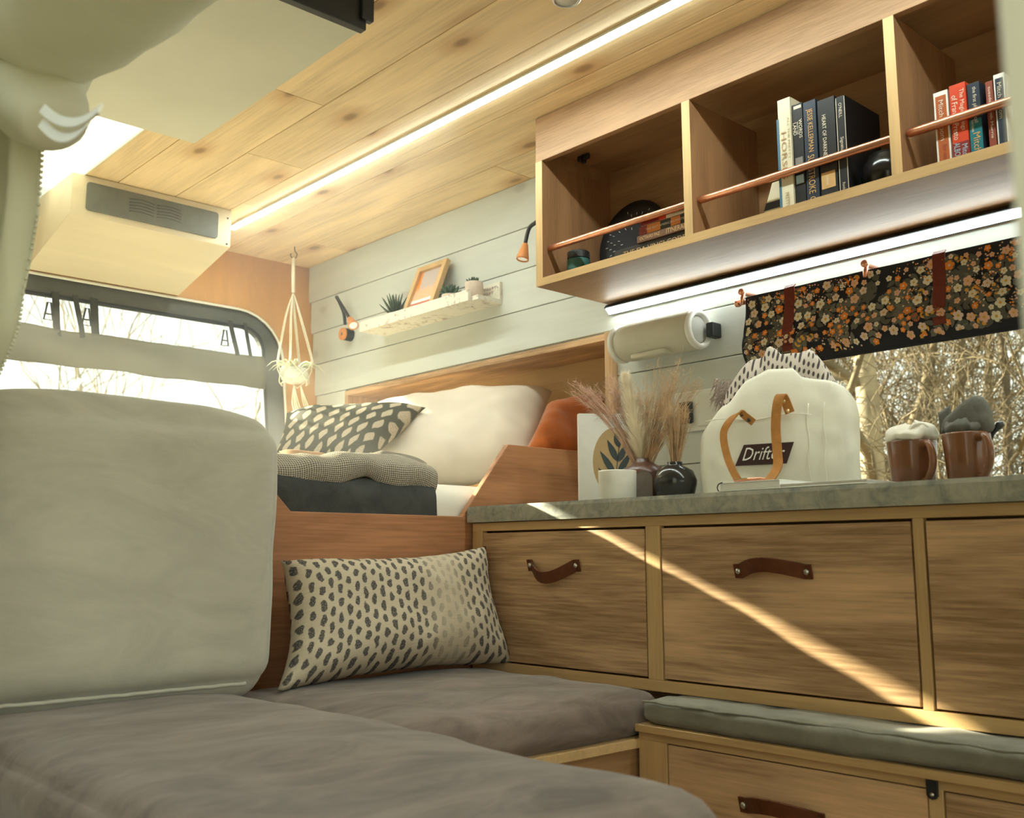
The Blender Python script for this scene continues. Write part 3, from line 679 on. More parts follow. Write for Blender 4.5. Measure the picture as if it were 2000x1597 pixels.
# ------------------------------------------------------------------ AC box on the rear wall
ab = thing('roof_unit_box', 'pale birch plywood box with a grey vent above the rear window', 'box', (-3.55, 1.4, 1.84))
AX = -3.40; AY0, AY1 = 1.10, 1.683
obj('shell', MB().prism([(AX, ZC-.001), (AX, 1.945), (RX(1.845)+.004, 1.845), (RX(1.845)+.004, ZC-.001)], 'y', AY0, AY1), 'birch', ab, bevel=.002)
vent = obj('vent_plate', MB().prism(rrect(1.149, 1.629, 1.966, 2.066, .012), 'x', AX, AX+.006), 'grille', ab, bevel=.001, label='grey vent plate')
for k in range(5):
    for cy in (1.34, 1.44):
        obj('slot', MB().tube([(AX+.0065, cy+.045*(t-.5)*2, 1.995+k*.011+.005*math.sin(PI*t)) for t in [i/8 for i in range(9)]], .0018, 5), 'rubber', vent, smooth=True)
for z in (1.955, 2.055): obj('screw', MB().lathe([(.004, 0), (.004, .001), (0, .002)], (AX, 1.668, z), 10, 'x'), 'dark_metal', ab)
# white slab under the ceiling
hs = thing('ceiling_locker', 'pale overhead locker with black end trim below the ceiling', 'locker', (-2.1, .9, 1.95))
obj('body', MB().rbox(-2.597, -1.77, .50, 1.166, 1.95, ZC-.002, .006, 4), 'grey_box', hs, smooth=False)
obj('end_trim', MB().box(-1.77, -1.748, .50, 1.168, 1.948, ZC-.002), 'black', hs, bevel=.002)
obj('hinge', MB().box(-1.756, -1.738, 1.150, 1.182, 1.968, 2.06), 'black', hs, bevel=.003)

# ------------------------------------------------------------------ rear window cover
wc = thing('window_cover', 'grey fabric cover strapped across the rear window', 'window cover', (-3.78, 1.4, 1.49))
def cov(u, v):
    y = .52+(2.045-.52)*u; z = 1.492+(.132)*v
    z += .008*noise.noise(Vector((y*6, v, 2)))+.004*noise.noise(Vector((y*14, v*2, 5)))
    return Vector((RX(z)+.014+.014*math.sin(PI*v)+.006*noise.noise(Vector((y*5, v*3, 1))), y, z))
fo = obj('fabric', MB().grid(cov, 50, 12), 'cover', wc, smooth=True); _s = fo.modifiers.new('solid', 'SOLIDIFY'); _s.thickness = .012
for y, w_, tilt in ((1.205, .026, 0), (1.275, .020, .02), (1.345, .030, 0), (1.905, .020, .02), (1.975, .016, .01)):
    ribbon(mb := MB(), [(RX(1.775)+.006, y, 1.775), (RX(1.72)+.010, y+tilt*.4, 1.72), (RX(1.645)+.018, y+tilt, 1.645), (RX(1.58)+.036, y+tilt, 1.58)], (0, 1, 0), w_, .003)
    obj('strap', mb, 'strap', wc, bevel=.0006)
for y in (1.178, 1.315, 1.875):
    z = 1.69; p = [(RX(z)+.016, y-.016, z-.03), (RX(z)+.016, y+.016, z-.03), (RX(z)+.016, y+.006, z+.035), (RX(z)+.016, y-.006, z+.035)]
    obj('buckle', MB().tube(p, .0038, 6, closed=True).tube([p[0].__class__((RX(z)+.016, y-.012, z-.008)), (RX(z)+.016, y+.012, z-.008)], .003, 5), 'strap', wc, smooth=True)
# zipped door screen at the left edge of the view
dc = thing('door_screen', 'rolled-up grey door screen with a zip edge at the left', 'screen', (-1.6, .47, 1.0))
YS = .47
edge = smoothpath([W(84, 150, y=YS), W(86, 240, y=YS), W(76, 400, y=YS), W(48, 560, y=YS), W(36, 640, y=YS), W(10, 705, y=YS), W(-20, 790, y=YS), W(-60, 1000, y=YS)], 8)
def scr(u, v):
    i = v*(len(edge)-1); k = min(int(i), len(edge)-2); q = edge[k].lerp(edge[k+1], i-k)
    return Vector((q.x-.40*u, YS-.001-.02*(1-math.cos(u*26))*min(1, u*6)+.006*noise.noise(Vector((u*5, v*4, 0))), q.z))
so = obj('fabric', MB().grid(scr, 40, 40), 'screen', dc, smooth=True); so.modifiers.new('solid', 'SOLIDIFY').thickness = .003
mb = MB(); dist = 0
for a, b in zip(edge, edge[1:]):
    m_ = max(1, int((b-a).length/.0085))
    for k in range(m_):
        c = a.lerp(b, k/m_); mb.box(c.x-.002, c.x+.0045, YS-.003, YS+.001, c.z-.002, c.z+.002)
obj('zip_teeth', mb, 'screen', dc, kind='stuff')
YR = .45
cl = smoothpath([W(400, -240, y=YR), W(275, -118, y=YR), W(165, -18, y=YR), W(72, 62, y=YR), W(60, 148, y=YR), W(82, 205, y=YR), W(112, 245, y=YR)], 7); n_ = len(cl)
rr = []
for i in range(n_):
    q = i/(n_-1)*6; k = min(int(q), 5); ra = (.112, .110, .106, .104, .092, .070, .032); rr.append(ra[k]+(ra[k+1]-ra[k])*(q-k))
mb = MB(); mb.tube(cl, rr, 26)
mb.v = [v+Vector((0, .02, .012))*noise.noise(v*9)*1.2+Vector((.01, 0, 0))*noise.noise(v*22) for v in mb.v]
obj('roll', mb, 'screen', dc, smooth=True)
for (px, py, w_, sag) in ((140, 212, 56, 28), (128, 240, 46, 30)):
    pts = [W(px+w_*t, py+sag*(1-t*t), y=YR-.08) for t in [k/10-1 for k in range(21)]]
    obj('bright_gap_band', ribbon(MB(), pts, (0, .3, 1), .012, .003), 'white', dc)  # white strips painted for the bright see-through gaps below the roll

# ================================================================== BOOKS AND SHELF THINGS
def cmat(name, c, rough=.55):
    if name not in M: M[name] = plain(name, c, rough, var=.05)
    return name
def book(label, pxl, pxr, pytop, pybot, yf, depth, cover, texts=(), band=None, rim=None, group=None, lean=0, zb=1.5965):
    """upright book: spine faces the room; texts = (string, z0, z1 fractions from the top, x fraction, width fraction, colour)"""
    top = W((pxl+pxr)/2, pytop, y=yf); pm = (pytop+pybot)/2
    x0, x1 = W(pxl, pm, y=yf).x, W(pxr, pm, y=yf).x; z0, z1 = zb, top.z; w = x1-x0; h = z1-z0
    t = thing('book', label, 'book', ((x0+x1)/2, yf, z0), group)
    mb = MB().box(x0, x1, yf, yf+.002, z0, z1).box(x0, x0+.0015, yf, yf+depth, z0, z1).box(x1-.0015, x1, yf, yf+depth, z0, z1)
    obj('cover', mb, rim or cover, t, bevel=.0012)
    obj('pages', MB().box(x0+.0017, x1-.0017, yf+.003, yf+depth-.003, z0+.002, z1-.004), 'paper', t)
    if rim: obj('spine_panel', MB().box(x0+w*.14, x1-w*.14, yf-.0006, yf, z0+.001, z1-h*.06), cover, t)
    for (za, zb_, xf, wf, mt) in (band or ()):
        obj('spine_band', MB().box(x0+w*(xf-wf/2), x0+w*(xf+wf/2), yf-.0008, yf, z1-h*zb_, z1-h*za), mt, t)
    for (s_, za, zb_, xf, hf, mt) in texts:
        za_, zb2 = z1-h*za, z1-h*zb_
        obj('spine_title', add_text(MB(), s_, (x0+w*xf, yf-.0013, (za_+zb2)/2), (0, 0, -1), (1, 0, 0), abs(za_-zb2), w*hf), mt, t)
    return t
cmat('cv_cream', (.66, .60, .44)); cmat('cv_black', (.012, .012, .014), .4); cmat('cv_navy', (.02, .03, .05), .4); cmat('cv_red', (.62, .055, .015), .4); cmat('cv_rust', (.42, .10, .02), .45)
cmat('cv_teal', (.01, .16, .20), .4); cmat('cv_brick', (.26, .05, .025), .5); cmat('cv_ink', (.10, .09, .07)); cmat('cv_gold', (.56, .33, .12)); cmat('cv_bone', (.70, .62, .48)); cmat('cv_blue', (.05, .14, .22))
cmat('cv_maroon', (.22, .02, .02), .4); cmat('cv_sky', (.35, .50, .60)); cmat('cv_orange', (.62, .19, .03)); cmat('cv_grey', (.17, .16, .15)); cmat('cv_kraft', (.36, .22, .09)); cmat('cv_brown', (.14, .06, .025))
book('cream hardback spine lettered HORSES in the middle cubby', 1522, 1547, 191, 400, 2.010, .17, 'cv_cream', [('HORSES', .30, .72, .42, .40, 'cv_kraft'), ('ALL THE PRETTY', .18, .55, .82, .16, 'cv_kraft'), ('PRETTY', .84, .97, .5, .3, 'cv_kraft')], band=[(.17, 1, -.02, .18, 'cv_blue')], group='upright books in the middle cubby')
book('black paperback with white WORDS lettering beside the cream hardback', 1550, 1571, 201, 396, 2.014, .13, 'cv_black', [('WORDS', .16, .34, .78, .30, 'cv_bone'), ('FROM THE', .18, .30, .50, .14, 'cv_bone'), ('LAND', .18, .30, .25, .30, 'cv_bone')], band=[(.52, .66, .5, .7, 'cv_grey'), (.69, .77, .5, .7, 'cv_sky'), (.02, .05, .55, .7, 'cv_bone')], group='upright books in the middle cubby')
book('black paperback with tall tan capitals on its spine', 1572, 1597, 195, 390, 2.012, .14, 'cv_navy', [('JESSE KELLERMAN', .08, .50, .48, .52, 'cv_gold'), ('SUNSTROKE', .53, .90, .48, .52, 'cv_gold'), ('G', .93, .98, .48, .5, 'cv_gold')], group='upright books in the middle cubby')
book('thick black paperback with a gold label low on its spine', 1600, 1634, 190, 382, 2.012, .13, 'cv_black', [('HEART OF DARKNESS', .16, .61, .36, .22, 'cv_bone'), ('CONRAD', .765, .86, .40, .14, 'cv_bone')], band=[(.73, .89, .45, .80, 'cv_gold')], group='upright books in the middle cubby')
book('black paperback with a thin white border beside the dark pot', 1636, 1654, 186, 372, 2.010, .16, 'cv_black', [("O'NEILL", .07, .22, .5, .36, 'cv_bone'), ('Signature', .42, .60, .5, .45, 'cv_bone'), ('Random', .88, .98, .5, .3, 'cv_bone')], band=[(.01, .99, .04, .05, 'cv_bone'), (.01, .99, .96, .05, 'cv_bone')], group='upright books in the middle cubby')
# pale striped box leaning behind the books
sx = MB(rot((-1.335, 2.03, 1.597), y=math.radians(14)))
st = thing('striped_box', 'cream and navy striped box leaning beside the cream hardback', 'box', (-1.33, 2.06, 1.597))
q0 = W(1486, 412, y=2.04).x
obj('body', MB().prism([(q0, 1.597), (q0+.10, 1.597), (q0+.10, 1.69), (q0+.034, 1.69)], 'y', 2.04, 2.16), 'cv_cream', st, bevel=.002)
for za, zb_ in ((1.598, 1.607), (1.624, 1.642)):
    f = lambda z: q0+.034*(z-1.597)/.093-.0004
    obj('stripe', MB().prism([(f(za), za), (q0+.10, za), (q0+.10, zb_), (f(zb_), zb_)], 'y', 2.0392, 2.1608), 'cv_navy', st)
tag(obj('dark_pot', MB().lathe([(.030, 0), (.052, .012), (.060, .045), (.055, .075), (.040, .092), (.040, .098), (.033, .098), (.03, .08)], (-1.028, 2.10, 1.5965), 30), 'glaze_dark', loc=(-1.028, 2.10, 1.5965), smooth=True), 'round black pot at the end of the middle cubby', 'pot')
g = 'upright books in the right cubby'
book('white-edged paperback with a rust spine panel, first in the right cubby', 1826, 1855, 177, 307, 2.012, .13, 'cv_rust', [('Mitch Albom', .12, .66, .5, .34, 'cv_bone'), ('for one', .72, .95, .6, .3, 'cv_brick')], rim='white', group=g)
book('bright red paperback with white title in the right cubby', 1857, 1890, 162, 300, 2.010, .13, 'cv_red', [('The Magic Strings', .08, .62, .72, .34, 'cv_bone'), ('of Frankie Presto', .14, .72, .30, .34, 'cv_bone'), ('ALBOM', .76, .98, .28, .36, 'cv_sky'), ('Mitch', .80, .98, .74, .34, 'cv_sky')], band=[(.76, 1.0, .5, .99, 'cv_maroon')], group=g)
book('black and teal paperback in the right cubby', 1892, 1917, 160, 292, 2.012, .12, 'cv_navy', [('the first phone call', .06, .55, .55, .40, 'cv_bone'), ('from heaven', .50, .66, .3, .25, 'cv_bone'), ('Mitch', .68, .94, .55, .55, 'cv_gold')], band=[(.50, 1.0, .5, .98, 'cv_teal')], group=g)
book('slim brick-red paperback in the right cubby', 1928, 1943, 157, 284, 2.016, .12, 'cv_brick', [('tuesdays with Morrie', .08, .80, .5, .5, 'cv_bone')], group=g)
book('navy paperback with white rim by the cream post', 1944, 1966, 142, 278, 2.010, .13, 'cv_navy', [('Mitch Albom', .12, .6, .5, .4, 'cv_bone')], rim='white', group=g)
# lying stack in the left cubby
def flat_book(label, pxl, x1, z0, z1, yf, depth, cover, texts=(), bands=()):
    x0 = W(pxl, 470, y=yf).x
    t = thing('book', label, 'book', ((x0+x1)/2, yf, z0), 'books lying in the left cubby')
    obj('cover', MB().box(x0, x1, yf, yf+.002, z0, z1).box(x0, x1, yf, yf+depth, z0, z0+.0015).box(x0, x1, yf, yf+depth, z1-.0015, z1), cover, t, bevel=.001)
    obj('pages', MB().box(x0+.003, x1-.003, yf+.003, yf+depth-.003, z0+.0017, z1-.0017), 'paper', t)
    for a, b, mt in bands: obj('spine_band', MB().box(x0+(x1-x0)*a, x0+(x1-x0)*b, yf-.0008, yf, z0+.0005, z1-.0005), mt, t)
    for s_, a, b, hf, mt in texts:
        xa, xb = x0+(x1-x0)*a, x0+(x1-x0)*b
        obj('spine_title', add_text(MB(), s_, ((xa+xb)/2, yf-.0014, (z0+z1)/2), (1, 0, 0), (0, 0, 1), xb-xa, (z1-z0)*hf), mt, t)
flat_book('black book at the bottom of the lying stack', 1200, -1.52, 1.5965, 1.628, 2.022, .16, 'cv_black', [('THE DA VINCI CODE', .12, .92, .36, 'cv_gold')], [(.10, .94, 'cv_black')])
flat_book('dark brown book second from the bottom of the lying stack', 1244, -1.52, 1.6285, 1.648, 2.016, .15, 'cv_brown', [('OCTAVIO PAZ', .06, .44, .45, 'cv_gold'), ('ITINERARY', .56, .98, .65, 'cv_gold')])
flat_book('orange and black book in the middle of the lying stack', 1249, -1.52, 1.6485, 1.672, 2.018, .15, 'cv_black', [('THE BEST AMERICAN MYSTERY', .14, .95, .26, 'cv_bone')], [(0, .16, 'cv_maroon'), (.16, .42, 'cv_orange'), (.62, .80, 'cv_orange')])
flat_book('white and red book on top of the lying stack', 1252, -1.52, 1.6725, 1.694, 2.016, .15, 'cv_bone', [("I'M RIGHT", .66, .99, .45, 'cv_ink')], [(0, .38, 'cv_maroon'), (.38, .52, 'cv_red')])
pl = thing('plate', 'black plate with white dashes standing in the left cubby', 'plate', (-1.90, 2.24, 1.597))
PT = rot((W(1238, 470, y=2.235).x, 2.235, 1.727), x=math.radians(-9))
obj('disc', MB(PT).lathe([(0, 0), (.10, -.002), (.127, -.012), (.129, -.010), (.10, .004), (0, .006)], (0, 0, 0), 44, 'y'), 'cv_black', pl, smooth=True)
mb = MB(PT)
for ring, (r0, cnt) in enumerate(((.045, 14), (.06, 18), (.075, 22), (.09, 26), (.105, 30))):
    for k in range(cnt):
        if random.random() < .45: continue
        a = 2*PI*k/cnt+ring*.1; c = Vector((r0*math.cos(a), -.0035-.00006*ring-(0 if r0 < .1 else .0012), r0*math.sin(a)))
        ribbon(mb, [c+Vector((-math.cos(a)*.004, 0, -math.sin(a)*.004)), c+Vector((math.cos(a)*.004, 0, math.sin(a)*.004))], (-math.sin(a), 0, math.cos(a)), .0016, .0006)
obj('dashes', mb, 'white', pl)
jr = thing('jar', 'teal jar with dark lid in the left cubby corner', 'jar', (-1.94, 2.05, 1.5965))
jx = W(1130, 505, y=2.06).x
obj('body', MB().lathe([(.030, 0), (.034, .003), (.034, .050), (.030, .055)], (jx, 2.06, 1.5965), 28), cmat('cv_jar', (.03, .11, .10)), jr, smooth=True)
obj('lid', MB().lathe([(.033, .055), (.033, .074), (.030, .077)], (jx, 2.06, 1.5965), 28), 'black', jr, bevel=.001)

# ------------------------------------------------------------------ reading lamps
def lamp(label, base, neck, head, hd, cat='lamp'):
    t = thing('reading_lamp', label, cat, base, 'gooseneck reading lamps on the shiplap wall'); b = Vector(base)
    if base[0] < -3:
        obj('wall_base', MB().lathe([(.026, .016), (.026, -.022), (.024, -.024)], b, 30, 'y'), 'black', t, bevel=.001)
    else: obj('wall_base', MB().lathe([(.026, .016), (.026, -.022), (.024, -.024)], b, 30, 'y'), 'black', t, bevel=.001)
    obj('base_cap', MB().lathe([(.0265, -.022), (.0265, -.029), (.024, -.031), (.006, -.031)], b, 30, 'y'), 'lamp_wood', t, smooth=False, label='round wooden cap')
    obj('switch', MB().lathe([(.006, -.031), (.006, -.034), (0, -.035)], b, 16, 'y'), 'steel', t)
    obj('gooseneck', MB().tube(smoothpath(neck, 8), .0068, 10), 'black', t, smooth=True)
    h = Vector(head); d = Vector(hd).normalized(); T = Matrix.Translation(h) @ d.to_track_quat('Z', 'Y').to_matrix().to_4x4()
    obj('shade', MB(T).lathe([(.0085, 0), (.010, .002), (.021, .052), (.021, .058), (.018, .058), (.009, .01)], (0, 0, 0), 26), 'lamp_wood', t, smooth=True, label='orange wooden cone shade')
    obj('lens', MB(T).lathe([(.018, .054), (0, .0545)], (0, 0, 0), 20), 'lamp_glass', t)
b1 = W(671, 652, y=2.262)
lamp('wooden reading lamp folded on the wall beside the hanging planter', (b1.x, 2.284, b1.z), [W(674, 634, y=2.27), W(671, 610, y=2.262), W(660, 584, y=2.25), W(658, 581, y=2.235), W(670, 600, y=2.225), W(683, 622, y=2.22)], W(683, 621, y=2.22), W(697, 650, y=2.205)-W(683, 621, y=2.22))
lamp('wooden reading lamp half hidden behind the overhead cabinet', (-2.27, 2.284, 1.90), [(-2.27, 2.26, 1.905), (-2.30, 2.235, 1.955), W(1052, 428, y=2.215), W(1034, 445, y=2.21), W(1026, 475, y=2.205)], W(1026, 476, y=2.205), W(1019, 514, y=2.19)-W(1026, 476, y=2.205))

# ------------------------------------------------------------------ picture ledge
pl_ = thing('picture_ledge', 'distressed white picture ledge on the shiplap wall', 'shelf', (-2.9, 2.25, 1.672))
LX0, LX1 = -3.265, -2.56
obj('base_board', MB().box(LX0, LX1, 2.188, YW, 1.672, 1.688), 'shelf_white', pl_, bevel=.001)
obj('front_lip', MB().box(LX0, LX1-.04, 2.176, 2.190, 1.672, 1.712), 'shelf_white', pl_, bevel=.001)
obj('back_board', MB().box(LX0, LX1, YW-.012, YW, 1.688, 1.752), 'shelf_white', pl_, bevel=.001)
mb = MB(); rg = random.Random(5)
for k in range(3):
    pts = [(-2.66+.09*i/24+.003*math.sin(i*1.7+k), YW-.0126, 1.735-.016*k+.006*math.sin(i*2.1+k*2)) for i in range(25)]
    mb.tube(pts[:25-6*k], .0009, 4)
obj('scrawl', mb, cmat('cv_scrawl', (.33, .20, .18)), pl_)
pf = thing('framed_picture', 'wooden framed canyon print leaning on the picture ledge', 'picture', W(815, 600, y=2.21))
fa, fb_, fc, fd = W(788, 612, y=2.20), W(846, 593, y=2.20), W(860, 518, y=2.278), W(801, 530, y=2.278)
fa.z = fb_.z = 1.689; fd.x = fa.x; fc.x = fb_.x; fc.z = fd.z = W(830, 524, y=2.278).z
ex = (fb_-fa); fw_ = ex.length; ex.normalize(); ey = (fd-fa); fh = ey.length; ey.normalize(); en = ex.cross(ey)
FT = Matrix((( ex.x, ey.x, en.x, fa.x), (ex.y, ey.y, en.y, fa.y), (ex.z, ey.z, en.z, fa.z), (0, 0, 0, 1)))
bw = .022
for x0, x1, y0, y1 in ((0, bw, 0, fh), (fw_-bw, fw_, 0, fh), (bw, fw_-bw, 0, bw), (bw, fw_-bw, fh-bw, fh)):
    obj('frame_bar', MB(FT).box(x0, x1, y0, y1, -.006, .014), 'oak_edge_z', pf, bevel=.001)
obj('print', MB(FT).grid(lambda u, v: Vector((bw+(fw_-2*bw)*u, bw+(fh-2*bw)*v, .002)), 1, 1), 'canyon', pf)
def succulent(label, px, pybase, y, r, hgt, leaves, ll, lw, tilt, mat, seed):
    p = W(px, pybase, y=y); x = p.x; z0 = 1.6885
    t = thing('potted_succulent', label, 'plant', (x, y, z0), 'small potted succulents on the picture ledge'); rg = random.Random(seed)
    obj('pot', MB().lathe([(r*.80, 0), (r*.97, .006), (r, hgt*.6), (r*.96, hgt), (r*.86, hgt), (r*.84, hgt-.008), (0, hgt-.008)], (x, y, z0), 26), 'cement', t, smooth=True)
    for k in range(leaves):
        a = k*2.4+rg.uniform(-.2, .2); f = (k+.5)/leaves; tl = tilt*f*(.9+.2*rg.random()); L = ll*(1-.35*f*rg.random())
        d = Vector((math.cos(a)*math.sin(tl), math.sin(a)*math.sin(tl), math.cos(tl))); o = Vector((x, y, z0+hgt-.006))+Vector((math.cos(a), math.sin(a), 0))*r*.35*f
        pts = [o+d*L*q+Vector((0, 0, L*.18*q*q*f)) for q in (0, .3, .6, .85, 1)]
        obj('leaf', MB().tube(pts, [lw*.6, lw, lw*.85, lw*.45, lw*.05], 6), mat, t, smooth=True)
succulent('spiky aloe in a cement pot left of the framed print', 772, 606, 2.235, .030, .038, 22, .085, .0048, 1.05, 'plant_tip', 1)
succulent('broad-leaved succulent in a cement pot right of the framed print', 880, 575, 2.235, .034, .045, 14, .048, .0085, 1.15, 'plant', 2)
succulent('small rosette succulent in a cement pot at the ledge end', 926, 560, 2.238, .033, .066, 16, .028, .0055, 1.2, 'plant', 3)

# ------------------------------------------------------------------ hanging planter
hp = thing('macrame_planter', 'white macrame planter hanging from a ceiling hook', 'planter', (-3.68, 2.11, 1.40))
HX = -3.64; hk = W(573, 510, x=HX)
hy = hk.y
obj('hook', MB().tube(smoothpath([(HX, hy+.004, ZC), (HX, hy+.006, ZC-.018), (HX, hy+.016, ZC-.030), (HX, hy+.012, ZC-.046), (HX, hy-.002, ZC-.052), (HX, hy-.014, ZC-.042), (HX, hy-.012, ZC-.034)], 6), .0022, 6), 'dark_metal', hp, smooth=True)
zt = W(574, 520, x=HX).z; zk = W(576, 572, x=HX).z; zr = W(575, 715, x=HX).z; zb = W(575, 748, x=HX).z
obj('top_cord', MB().tube([(HX, hy, ZC-.050), (HX, hy+.001, (ZC+zk)/2-.02), (HX, hy+.004, zk)], [.007, .0085, .0075], 8), 'rope', hp, smooth=True)
pc = Vector((HX, W(575, 730, x=HX).y, zb)); PR = .064
for k in range(4):
    a = PI/4+k*PI/2; q = pc+Vector((math.cos(a)*(PR+.006), math.sin(a)*(PR+.006), zr-zb+.015))
    for dx in (-.005, .005):
        obj('cord', MB().tube(smoothpath([(HX, hy+.004, zk), (HX+math.cos(a)*.03+dx, hy+.006+math.sin(a)*.03, zk-.10), q+Vector((dx, 0, .02)), q], 5), .0026, 6), 'rope', hp, smooth=True)
    a2 = a+PI/4; m1 = pc+Vector((math.cos(a2)*(PR+.004), math.sin(a2)*(PR+.004), .028)); a3 = a-PI/4; m2 = pc+Vector((math.cos(a3)*(PR+.004), math.sin(a3)*(PR+.004), .028))
    bt = pc+Vector((math.cos(a)*.05, math.sin(a)*.05, -.012))
    for m_ in (m1, m2):
        obj('net_cord', MB().tube(smoothpath([q, q.lerp(m_, .5)+Vector((math.cos(a), math.sin(a), 0))*.006, m_, m_.lerp(bt, .6)+Vector((math.cos(a), math.sin(a), 0))*.008, bt], 5), .0024, 6), 'rope', hp, smooth=True)
    obj('knot', MB().lathe([(0, -.007), (.006, -.003), (.006, .003), (0, .007)], q, 10), 'rope', hp, smooth=True)
for ex_, ey_, z_ in ((.02, .02, -.16), (.0, .055, -.165), (.01, .10, -.16)):
    e = pc+Vector((ex_, ey_, z_)); st_ = pc+Vector((.02*(ex_ > 0), ey_*.4-.02, -.012))
    for d in (-.006, 0, .006):
        obj('tail_cord', MB().tube(smoothpath([st_, st_.lerp(e, .5)+Vector((d, -.012+d, 0)), e+Vector((d*1.5, d, 0))], 5), .0026, 6), 'rope', hp, smooth=True)
    obj('tassel', MB().tube([e+Vector((0, 0, .012)), e, e+Vector((.0, .006, -.022))], [.006, .008, .011], 8), 'rope', hp, smooth=True)
pp = thing('faceted_pot', 'pale faceted pot with spidery plant in the macrame planter', 'plant', pc)
mb = MB(); N = 10; rows = [(.034, 0), (.053, .014), (.060, .036), (.056, .056), (.052, .062)]
vs = [pc+Vector((r*math.cos(2*PI*(k+.5*(i % 2))/N), r*math.sin(2*PI*(k+.5*(i % 2))/N), h)) for i, (r, h) in enumerate(rows) for k in range(N)]
fs = []
for i in range(len(rows)-1):
    for k in range(N):
        a, b, c, d = i*N+k, i*N+(k+1) % N, (i+1)*N+k, (i+1)*N+(k+1) % N
        fs += [(a, b, c), (b, d, c)] if i % 2 == 0 else [(a, b, d), (a, d, c)]
obj('pot', mb.add(vs, fs+[tuple(range(N))[::-1], tuple(range(4*N, 5*N))]), 'pot_white', pp)
obj('soil_stone', MB().lathe([(0, .07), (.030, .066), (.045, .055), (.030, .04)], pc+Vector((0, .01, 0)), 14), cmat('cv_stone', (.25, .24, .20)), pp, smooth=True)
rg = random.Random(4)
for k in range(26):
    a = rg.uniform(0, 2*PI); L = rg.uniform(.05, .115); o = pc+Vector((math.cos(a)*.02, math.sin(a)*.02, .06))
    pts = [o+Vector((math.cos(a), math.sin(a), 0))*L*q+Vector((0, 0, L*(1.1*q-1.15*q*q))) for q in (0, .25, .5, .75, 1)]
    obj('leaf', MB().tube(pts, [.003, .0042, .0036, .0022, .0004], 5), 'air_plant', pp, smooth=True)

# ------------------------------------------------------------------ speaker and wall plate
sp = thing('speaker', 'white cylindrical speaker hung on the shiplap wall', 'speaker', (-1.77, 2.24, 1.413))
SPY = 2.238; sa, sb_ = W(1212, 668, y=SPY).x, W(1372, 640, y=SPY).x; SZ = W(1300, 656, y=SPY).z
obj('body', MB().lathe([(.040, sa+.004), (.053, sa+.018), (.056, sa+.05), (.0565, (sa+sb_)/2), (.056, sb_-.03), (.054, sb_-.018)], (0, SPY, SZ), 40, 'x'), 'speaker', sp, smooth=True)
for a, b in ((sa+.006, -1), (sb_-.018, 1)):
    obj('end_ring', MB().lathe([(.054, a-.004*b), (.057, a), (.056, a+.010*b), (.048, a+.015*b), (.042, a+.012*b), (.040, a+.002*b)], (0, SPY, SZ), 40, 'x'), 'speaker_rim', sp, smooth=True)
    obj('driver', MB().lathe([(.040, a+.003*b), (.034, a+.006*b), (0, a+.008*b)], (0, SPY, SZ), 36, 'x'), cmat('cv_driver', (.50, .50, .46)), sp, smooth=True)
obj('foot', MB().rbox((sa+sb_)/2-.075, (sa+sb_)/2+.055, SPY-.048, SPY-.012, SZ-.061, SZ-.045, .007, 6), 'speaker', sp, smooth=True)
obj('wall_hook', MB().box(sb_-.004, sb_+.020, SPY+.02, YW, SZ-.022, SZ+.020), 'black', sp, bevel=.004)
wp = thing('wall_outlet', 'white wall outlet with black switch behind the dried grass', 'outlet', (-1.72, YW, 1.16))
o0, o1 = W(1318, 800, y=YW-.004).x, W(1412, 800, y=YW-.004).x
obj('plate', MB().box(o0, o1, YW-.006, YW, 1.145, 1.262), 'white', wp, bevel=.003); obj('switch', MB().box(o0+.022, o0+.068, YW-.016, YW-.006, 1.168, 1.232), 'black', wp, bevel=.004)
obj('cover_plate', MB().box(o0+.085, o1-.006, YW-.009, YW-.006, 1.158, 1.250), 'white_paint', wp, bevel=.001)

# ------------------------------------------------------------------ worktop things
ZT = .9325
art = thing('art_canvas', 'white canvas with a leaf sprig on a tan disc', 'picture', (-1.9, 2.08, ZT))
A0 = W(1131, 900, y=2.035); A0.z = ZT; ax_ = Vector((.60, .80, 0)).normalized(); an = Vector((.80, -.60, 0)).normalized(); AW, AH = .190, .262
AT = Matrix(((ax_.x, 0, an.x, A0.x), (ax_.y, 0, an.y, A0.y), (0, 1, 0, A0.z), (0, 0, 0, 1)))
obj('canvas', MB(AT).box(0, AW, 0, AH, -.024, 0), 'white', art, bevel=.001)
el = [(.105+.066*math.cos(2*PI*k/40), .125+.098*math.sin(2*PI*k/40)) for k in range(40)]
obj('tan_disc', MB(AT).prism(el, 'z', 0, .0006), cmat('cv_tan', (.48, .32, .15)), art)
mb = MB(AT); stem = [(.100, .030), (.104, .09), (.112, .15), (.118, .20)]
mb.add([(x+d, y, .0012) for x, y in stem for d in (-.0012, .0012)], [(2*i, 2*i+1, 2*i+3, 2*i+2) for i in range(3)])
for bx_, by_, a, L in ((.100, .05, 128, .075), (.102, .05, 42, .080), (.104, .085, 122, .085), (.106, .085, 58, .085), (.110, .125, 115, .07), (.112, .125, 66, .055), (.116, .165, 108, .045)):
    a = math.radians(a); d = Vector((math.cos(a), math.sin(a), 0)); nn = Vector((-d.y, d.x, 0)); b = Vector((bx_, by_, .0012))
    pts = [b]+[b+d*L*t+nn*.0095*math.sin(PI*t**.8) for t in (.2, .4, .6, .8)]+[b+d*L]+[b+d*L*t-nn*.0095*math.sin(PI*t**.8) for t in (.8, .6, .4, .2)]
    mb.add(pts, [tuple(range(len(pts)))])
obj('leaf_sprig', mb, cmat('cv_slate', (.045, .06, .06)), art)
cx_ = W(1206, 940, y=1.875).x
cc = thing('candle_cup', 'small white ceramic cup in front of the canvas', 'cup', (cx_, 1.875, ZT))
